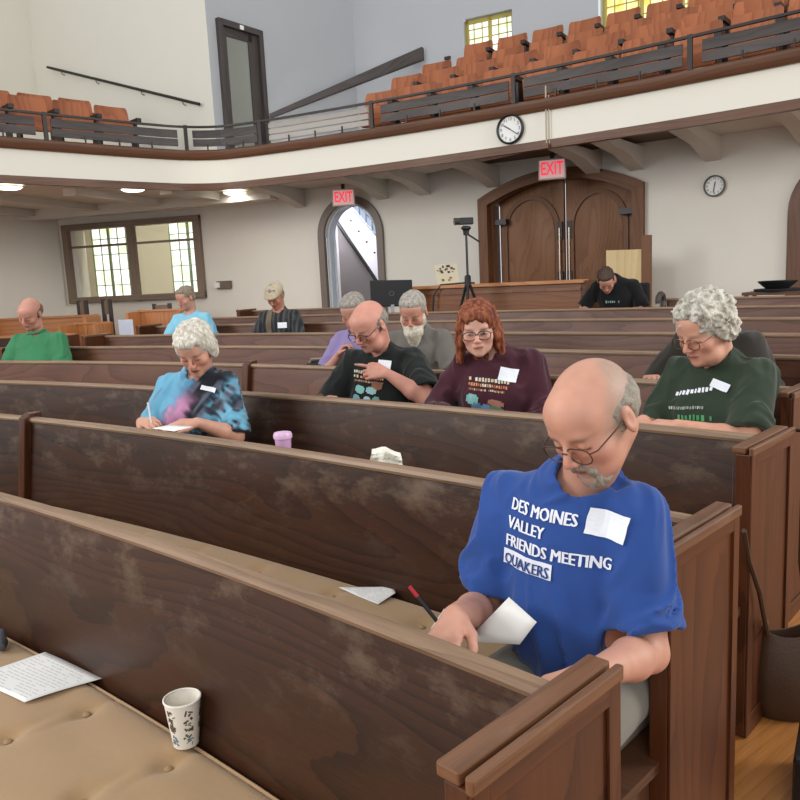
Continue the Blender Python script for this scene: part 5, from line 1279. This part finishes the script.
    def decal_quad(name, cx_, cz, w_, hh, ang, m, off=.003, n=6, parent=shirt, ell=False):
        b = MB(); ca, sa = cos(ang), sin(ang)
        pp = [[proj(cx_ + (u * w_) * ca - (v * hh) * sa, cz + (u * w_) * sa + (v * hh) * ca, off) for v in np.linspace(-.5, .5, n + 1)] for u in np.linspace(-.5, .5, n + 1)]
        for i in range(n):
            for j in range(n):
                if ell and ((i + .5) / n - .5) ** 2 + ((j + .5) / n - .5) ** 2 > .27: continue
                b.quad([pp[i][j], pp[i + 1][j], pp[i + 1][j + 1], pp[i][j + 1]])
        WORLDOFF[shirt.name] = Vector((0, 0, 0)); return b.build(name, m, parent)
    def decal_text(s_, x, z, size, ang, m, name='lettering', off=.0035, bold=.0, xs=1):
        cu = bpy.data.curves.new('t', 'FONT'); cu.body = s_; cu.size = size; cu.align_x = 'LEFT'; cu.align_y = 'BOTTOM_BASELINE'; cu.resolution_u = 2
        to = bpy.data.objects.new('t', cu); col.objects.link(to); dg = bpy.context.evaluated_depsgraph_get(); me = bpy.data.meshes.new_from_object(to.evaluated_get(dg)); bpy.data.objects.remove(to)
        bm = bmesh.new()
        for dx in ((-bold, 0, bold) if bold else (0,)):
            n0 = len(bm.verts); bm.from_mesh(me); bm.verts.ensure_lookup_table()
            for v in bm.verts[n0:]: v.co.x += dx
        bmesh.ops.triangulate(bm, faces=bm.faces)
        for _ in range(3):
            le = [e for e in bm.edges if e.calc_length() > .010]
            if le: bmesh.ops.subdivide_edges(bm, edges=le, cuts=1); bmesh.ops.triangulate(bm, faces=bm.faces)
        ca, sa = cos(ang), sin(ang)
        for v in bm.verts:
            u, w_ = v.co.x * xs, v.co.y; v.co = proj(x - (u * ca - w_ * sa), z + (u * sa + w_ * ca), off)   # the viewer reads towards -x
        bm.to_mesh(me); bm.free(); me.materials.clear(); me.materials.append(m); me.name = name
        t_ = bpy.data.objects.new(name, me); col.objects.link(t_); t_.parent = shirt; return t_
    if g('tagpos'):
        x, z, w_, hh, a = g('tagpos'); decal_quad('name_tag', x, z, w_, hh, a, M['tag'], .006, 6, parent=o)
    if g('print'): g('print')(decal_quad, decal_text)
    if g('collar'):
        S_ = SDF(); 
        for i in range(14):
            a = i / 14 * 2 * PI; q = nb + nd * .035 + np.array((cos(a) * .070, sin(a) * .066 + .012, -.025 * max(0, sin(a)))); 
            a2 = (i + 1) / 14 * 2 * PI; q2 = nb + nd * .035 + np.array((cos(a2) * .070, sin(a2) * .066 + .012, -.025 * max(0, sin(a2)))); S_.cap(q, q2, .012, k=.008)
        V, Q = S_.mesh(.006); npmesh('collar', V, Q, CLOTH, o, cf)
    return o, arms, hp_
M['lens'] = mat('spectacle lens', 'ffffff', .02, transm=1.0); M['lens'].node_tree.nodes['Principled BSDF'].inputs['IOR'].default_value = 1.02
GF = mat('dark spectacle frame', '241f1e', .3, spec=.6); GF2 = mat('thin bronze spectacle frame', '5a4a3c', .3, metal=.6)
WH = mat('white shirt ink', 'e4e6f0', .8); BL = mat('blue shirt ink', '24407e', .85)
INK = {}
def mk(c):
    if c not in INK: INK[c] = mat('ink ' + c, c, .8)
    return INK[c]

def blue_print(q, t):
    a = rad(-3)
    x0, dz = .103, .040
    for i, s_ in enumerate(('DES MOINES', 'VALLEY', 'FRIENDS MEETING')):
        t(s_, x0 + .004 * i, (.508) - dz * i, .037, a, WH, bold=.0016, xs=.82)
    q('ink_box', x0 - .066 + .012, (.508) - dz * 3 + .0115, .135, .034, -a, WH, .0035, 14)
    t('QUAKERS', x0 + .010, (.508) - dz * 3, .034, a, BL, 'box_lettering', .0055, .0012, .84)
tie1, tie2, tie3, tie4 = [np.array(lin(c)) for c in ('20222a', '6fb0cc', 'c88cb4', '3f5f8c')]
def tiedye(V):
    s_ = lambda x: 1 / (1 + np.exp(-np.clip(x, -40, 40))); mixc = lambda C, m, c: C * (1 - m[:, None]) + c * m[:, None]
    d = (V[:, 0] - .055) * .78 + (V[:, 2] - .40) * .62; e = -(V[:, 0] - .055) * .62 + (V[:, 2] - .40) * .78
    fib = vnoise(np.stack([d * 22, e * 75, V[:, 1] * 14], -1), 4); fb2 = vnoise(np.stack([d * 60, e * 14, V[:, 1] * 12], -1), 7); bl = vnoise(V * 11, 9)
    C = np.tile(tie1, (len(V), 1)); d2 = d + .025 * fib + .012 * bl
    C = mixc(C, s_((d2 - .03) / .008), tie4 * .6 + tie2 * .4); C = mixc(C, s_((d2 - .06) / .012) * .8, tie2)
    C = mixc(C, s_((bl + .5 * fb2 - .25) / .08) * s_((d2 - .07) / .01) * .7, tie4)
    C = mixc(C, s_((.042 - np.abs(d2)) / .008) * s_((.075 - e) / .015), tie3)
    C = mixc(C, s_((-.105 - d2) / .010) * s_((fib + .6 * bl + .15) / .12) * .95, tie2)
    C = mixc(C, s_((-.21 - d2) / .010) * s_((bl - .1) / .1), tie1)
    C = mixc(C, s_((fb2 - .35) / .08) * .4, np.array(lin('8f93a8')) * .8)
    return C
def plaid(V):
    c1, c2, c3 = [np.array(lin(c)) for c in ('23262a', '5b5a58', '6e6250')]; n = vnoise(V * np.array([40, 20, 12]), 3); s_ = (np.sin(V[:, 0] * 130) > .3) * .5 + .4 * n; m = np.clip(s_, 0, 1)[:, None]
    C = c1 * (1 - m) + c2 * m; m = ((V[:, 0] > .04) & (V[:, 0] < .11) & (V[:, 1] > 0))[:, None]; return np.where(m, c3 * (1 + .3 * n[:, None]), C)
def letters(q, r, x, z, L, h_, cols, slope=0, name='printed_letter'):
    a = 0
    while a < L:
        w_ = r.uniform(.35, .75) * h_
        if r.random() < .96: q(name, x - a - w_ / 2, z + slope * a + r.uniform(-.001, .001), w_, h_ * r.uniform(.75, 1.1), r.uniform(-.15, .15), mk(r.choice(cols)), .0035, 2)
        a += w_ + h_ * .28
def bigprint(rows, seed, cx_=.0, cz=.34):
    def f(q, t):
        r = random.Random(seed)
        letters(q, r, cx_ + .095, cz + .085, .19, .018, ['d8d4c4', 'd8d4c4', 'c9b89a'], -.10); letters(q, r, cx_ + .095, cz + .060, .19, .014, ['b8604a', 'd8d4c4', 'c98a5a'], -.10); letters(q, r, cx_ + .09, cz + .038, .17, .010, ['c9b89a', '9a6a4a'], -.10)
        for (x, z, w_, h_, c_) in rows: q('print_shape', cx_ + x, cz + z, w_, h_, .2, mk(c_), .0045, 6, ell=True)
    return f
SP_ = []
def add(**k): SP_.append(k)
# the man in the blue shirt, writing
add(key='blue', row=2, th=45.93, yaw=4, vox=.0042, tvox=.005, fat=1.0, belly=.03, lean=.20, shw=.92, head=(-.108, .175, .735), hrot=(-12, 31, 5), hs=.98, goatee3d=1, shz=.535,
    skin='c4907a', blush='b06a58', hairc='958a7b', brow='8a6e5c', buzz=.8, goatee=.75, glasses=(GF2, .0016), glz=-.008, topname='shirt', topcol='2d4c8e', folds=.009, slw=.074, sleeve=.80, loose=.014, hair='fringe', hvox=.004, hairc2='a89f90',
    arm_r=dict(w=(.115, .37, .330), e=(.24, .10, .10), d=(-.35, 1, -.15), pn=(-.2, -.2, -1), t=(-1, .3, .3), curl=.62),
    arm_l=dict(w=(-.20, .37, .30), e=(-.23, .0, .05), d=(.5, 1, -.1), pn=(0, 0, -1), t=(1, .2, .2), curl=.4), armf=1.0, short=1, legcol='7d7a70', tagpos=(-.126, .508, .085, .055, .16), **{'print': blue_print},
    label='balding man with glasses and a blue T-shirt with white lettering, writing')
add(key='tie', row=3, th=54.38, yaw=25, vox=.0065, fat=1.05, belly=.02, lean=.22, shw=.9, head=(-.055, .19, .705), hrot=(5, 32, 4), bust=1, hs=1.03,
    skin='c8957f', hair='bob', hairc='c2baa9', hairc2='efe8da', topcol=tiedye, folds=.008, sleeve=.95, slw=.076, loose=.02,
    arm_r=dict(w=(.17, .37, .375), e=(.28, .12, .2), d=(-.7, .5, .1), pn=(-.3, -.3, -1), t=(-.6, .6, .4), curl=.75), arm_l=dict(w=(-.13, .40, .375), e=(-.28, .12, .2), d=(1, .35, .05), pn=(0, -.2, -1), t=(.3, 1, .3), curl=.45),
    tagpos=(-.095, .50, .075, .022, .3), label='white-haired woman in a blue, pink and black tie-dye T-shirt, writing in the third pew')
add(key='bald', row=4, th=52.5, yaw=18, vox=.0062, fat=1.25, belly=.06, lean=.2, shw=1.0, head=(.02, .20, .715), hrot=(-22, 30, 0), jowl=1, hs=1.06,
    skin='c98f7c', blush='b4604f', hair='fringe', hairc='857c74', hairc2='a39a90', goatee=.5, glasses=(GF, .0022), topcol='1b1f1d', folds=.006, sleeve=.85, slw=.09, loose=.03, armf=1.15,
    arm_r=dict(w=(.20, .36, .34), e=(.36, .08, .2), curl=.4), arm_l=dict(w=(-.10, .30, .475), e=(-.42, .12, .28), d=(1, .25, .10), pn=(.1, -.9, -.4), t=(.1, .1, 1), curl=.55, point=True),
    tagpos=(-.045, .50, .07, .05, .1), **{'print': bigprint([(.05, -.01, .06, .04, '7fb8ae'), (-.02, -.015, .06, .035, '8fb6b8'), (.07, -.055, .05, .035, '6d9cae'), (.0, -.06, .04, .03, '9fc0cc'), (-.05, .01, .06, .04, '8a5a42'), (.03, -.09, .06, .03, '4f7f98'), (-.05, -.07, .04, .05, '6a9a8a')], 4, .04, .385)},
    label='bald man in a black T-shirt with a colourful print, hand raised')
add(key='red', row=4, th=50.25, yaw=20, vox=.0060, fat=1.22, belly=.03, lean=.16, shw=1.02, head=(.06, .185, .700), hrot=(10, 12, 3), bust=1, face=1.06, eyes=1, hs=1.05,
    skin='d6a591', blush='c97464', hair='long', hairc='6b3320', hairc2='a8613f', glasses=(GF, .0022), topcol='43202b', folds=.008, sleeve=1.5, loose=.03, brow='7c4a34',
    arm_r=dict(w=(.18, .38, .33), e=(.40, .10, .2), curl=.4), arm_l=dict(w=(-.10, .36, .25), e=(-.38, .06, .15)), tagpos=(-.075, .475, .085, .06, .2),
    **{'print': bigprint([(.075, -.01, .06, .05, '7fb3ae'), (.055, -.055, .05, .06, '4a6f8e'), (.01, -.06, .05, .05, '5a7f9e'), (-.04, -.03, .08, .03, '9c6a58'), (.035, -.09, .05, .04, '8fa9b8'), (-.04, -.06, .07, .03, '56705c')], 6, .02, .375)},
    label='red-haired woman with glasses in a maroon sweatshirt')
def curlyprint(q, t):
    r = random.Random(2)
    letters(q, r, .12, .440, .15, .018, ['e4e6f0'], .22); letters(q, r, .14, .385, .15, .012, ['8d978a', 'b9c0b4'], .10); letters(q, r, .13, .352, .19, .022, ['3f8a5a', '4f9a62'], .06)
add(key='curly', row=4, th=46.8, yaw=-8, vox=.0055, fat=1.15, belly=.04, lean=.20, shw=.96, head=(.0, .19, .70), hrot=(-12, 24, 0), bust=1, jowl=1, face=1.05, hs=1.06,
    skin='c9947c', blush='b8705c', hair='curly', hairc='a8a294', hairc2='e2dccd', brow='a08a78', glasses=(GF2, .0014), topcol='2f3a2d', folds=.008, sleeve=.85, slw=.078, loose=.02, armf=1.1,
    arm_r=dict(w=(.13, .40, .36), e=(.26, .15, .2), d=(-.3, 1, 0), curl=.5), arm_l=dict(w=(-.02, .41, .36), e=(-.36, .12, .25), d=(1, .35, 0), pn=(0, -.2, -1), t=(.3, 1, .2), curl=.45), tagpos=(-.06, .485, .07, .03, .35), **{'print': curlyprint},
    label='grey curly-haired woman with glasses in a dark green T-shirt, seated by the aisle')
add(key='beard', row=5, th=53.5, yaw=12, vox=.008, fat=1.0, lean=.15, head=(-.01, .15, .695), hrot=(10, 28, 0), hs=1.05, skin='c08a76', hair='short', hairc='9a9288', hairc2='bdb6aa', beard=.13, beardc='d8d0bc', topcol='6a6660', label='man with a long white beard in a grey shirt')
add(key='purple', row=5, th=55.0, yaw=10, vox=.008, fat=.85, shw=.8, lean=.15, head=(-.02, .15, .705), hrot=(5, 30, 0), skin='c08d7a', hair='short', hairc='8d857c', hairc2='b0a89e', topcol='8a7ca8', bust=1, sleeve=.8, arm_r=dict(w=(.06, .24, .42), e=(.32, .1, .2), d=(-.6, .1, .6), curl=.8), label='woman in a lilac top half hidden behind the bald man')
add(key='behind', row=5, th=47.75, yaw=0, vox=.008, fat=1.05, lean=.22, head=(.02, .24, .62), hrot=(0, 40, 0), skin='b98672', hair='short', hairc='6d6258', topcol='37332e', sleeve=.85, arm_r=dict(w=(.20, .40, .36), e=(.36, .12, .2), curl=.4), label='person in a dark grey T-shirt hidden behind the curly-haired woman')
add(key='green', row=5, th=65.55, yaw=15, vox=.008, fat=1.35, belly=.07, lean=.08, shw=1.22, head=(.0, .10, .765), hrot=(-5, 30, -10), jowl=1, hs=1.14, skin='c08a78', hair='fringe', hairc='7d5f4a', brow='7d5f4a', topcol='3a7a52', sleeve=.9, slw=.09, loose=.04, collar=1, armf=1.2, label='heavy man in a green polo shirt at the left edge')
add(key='cap', row=7, th=61.0, yaw=10, vox=.010, fat=1.05, lean=.1, head=(.0, .10, .72), hrot=(0, 35, 0), skin='b8826c', cap='b3a58c', hair='short', hairc='8a8078', topcol=plaid, sleeve=1.5, tagpos=(-.075, .43, .085, .055, 0), label='man in a beige flat cap and a dark patterned jacket with a white tag')
add(key='ltb', row=7, th=64.2, yaw=12, vox=.010, fat=1.0, lean=.12, head=(.02, .10, .74), hrot=(-25, 22, 0), skin='c4917e', hair='short', hairc='857765', hairc2='a39580', topcol='86c4dc', sleeve=.9, slw=.085, bust=1, label='short-haired woman in a light blue top in a rear pew on the left')
def blackprint(q, t):
    letters(q, random.Random(5), .08, .36, .16, .024, ['8fa8a8', '6f8888'])
add(key='black', row=8, th=53.45, R=22.62, zs=zk(8) - .33, yaw=12, vox=.009, fat=1.1, lean=.42, shw=1.05, head=(.06, .33, .575), hrot=(12, 48, 8), skin='c08c78', hair='short', hairc='4a3a30', topcol='141517', sleeve=.85, arm_r=dict(w=(.22, .38, .28), e=(.38, .15, .2)), **{'print': blackprint}, label='man in a black T-shirt bent forward in front of the double door')
PPL = {}
import os
for s_ in SP_: PPL[s_['key']] = person(s_)

# held things of the man in blue
def l2w(key, q): o = PPL[key][0]; o_m = Matrix.Translation(o.location) @ Matrix.Rotation(o.rotation_euler.z, 4, 'Z'); return o_m @ Vector(q)
W = PPL['blue'][1]['r'][2]
a = Vector((.024, 1.575, -.689)); c = Vector((.075, 1.527, -.744)); dv = (a - c).normalized(); a = c + dv * .13
o = thing('pen', c, 'black pen with a red end held by the man in the blue shirt', 'pen')
b = MB(); b.tube([c, c + dv * .012, a - dv * .03], [.001, .0042, .0045], 8); b.build('barrel', M['black'], o, smooth=True)
b = MB(); b.tube([a - dv * .03, a], [.0047, .0044], 8); b.build('cap', mat('red plastic', 'a8202a', .35), o, smooth=True)
o = sheet('folded_card', [Vector((.12, 1.60, -.80)), Vector((.225, 1.505, -.765)), Vector((.262, 1.50, -.715)), Vector((.215, 1.575, -.69))], 'white folded card in front of the man in the blue shirt', 'paper', lines=False, curl=.001, n=4)
o = sheet('note_paper', [Vector((.045, 1.66, -.795)), Vector((.155, 1.60, -.80)), Vector((.165, 1.66, -.785)), Vector((.08, 1.72, -.775))], 'small white note under the writing hand of the man in the blue shirt', 'paper', lines=False, curl=.001, n=4)
a = l2w('tie', PPL['tie'][1]['r'][2] + np.array((-.06, .03, .10))); c = l2w('tie', PPL['tie'][1]['r'][2] + np.array((-.09, .07, -.02))); b = MB(); b.tube([c, a], .0045, 6); o = b.build('pen', mat('pale pen', 'c9c9cc', .3)); tag(o, 'pale pen held by the woman in the tie-dye shirt', 'pen')
zr = zk(2) + .004
e_ = er(53.0); t_ = et(53.0); c = P(Rk(2) + .05, 53.15, zr - .0)
o = sheet('note_paper', [c - e_ * .02 + t_ * .09, c - e_ * .02 - t_ * .07, c + e_ * .08 - t_ * .07 , c + e_ * .08 + t_ * .09 ], 'small white note under the hands of the woman in the tie-dye shirt', 'paper', lines=False, curl=.001, n=3)
c = l2w('curly', PPL['curly'][1]['r'][2] + np.array((-.03, .10, .10))); d = l2w('curly', PPL['curly'][1]['r'][2] + np.array((.0, .12, -.01))); b = MB(); b.tube([d, c], .005, 6); o = b.build('pen', M['white']); tag(o, 'white pen held by the curly-haired woman', 'pen')
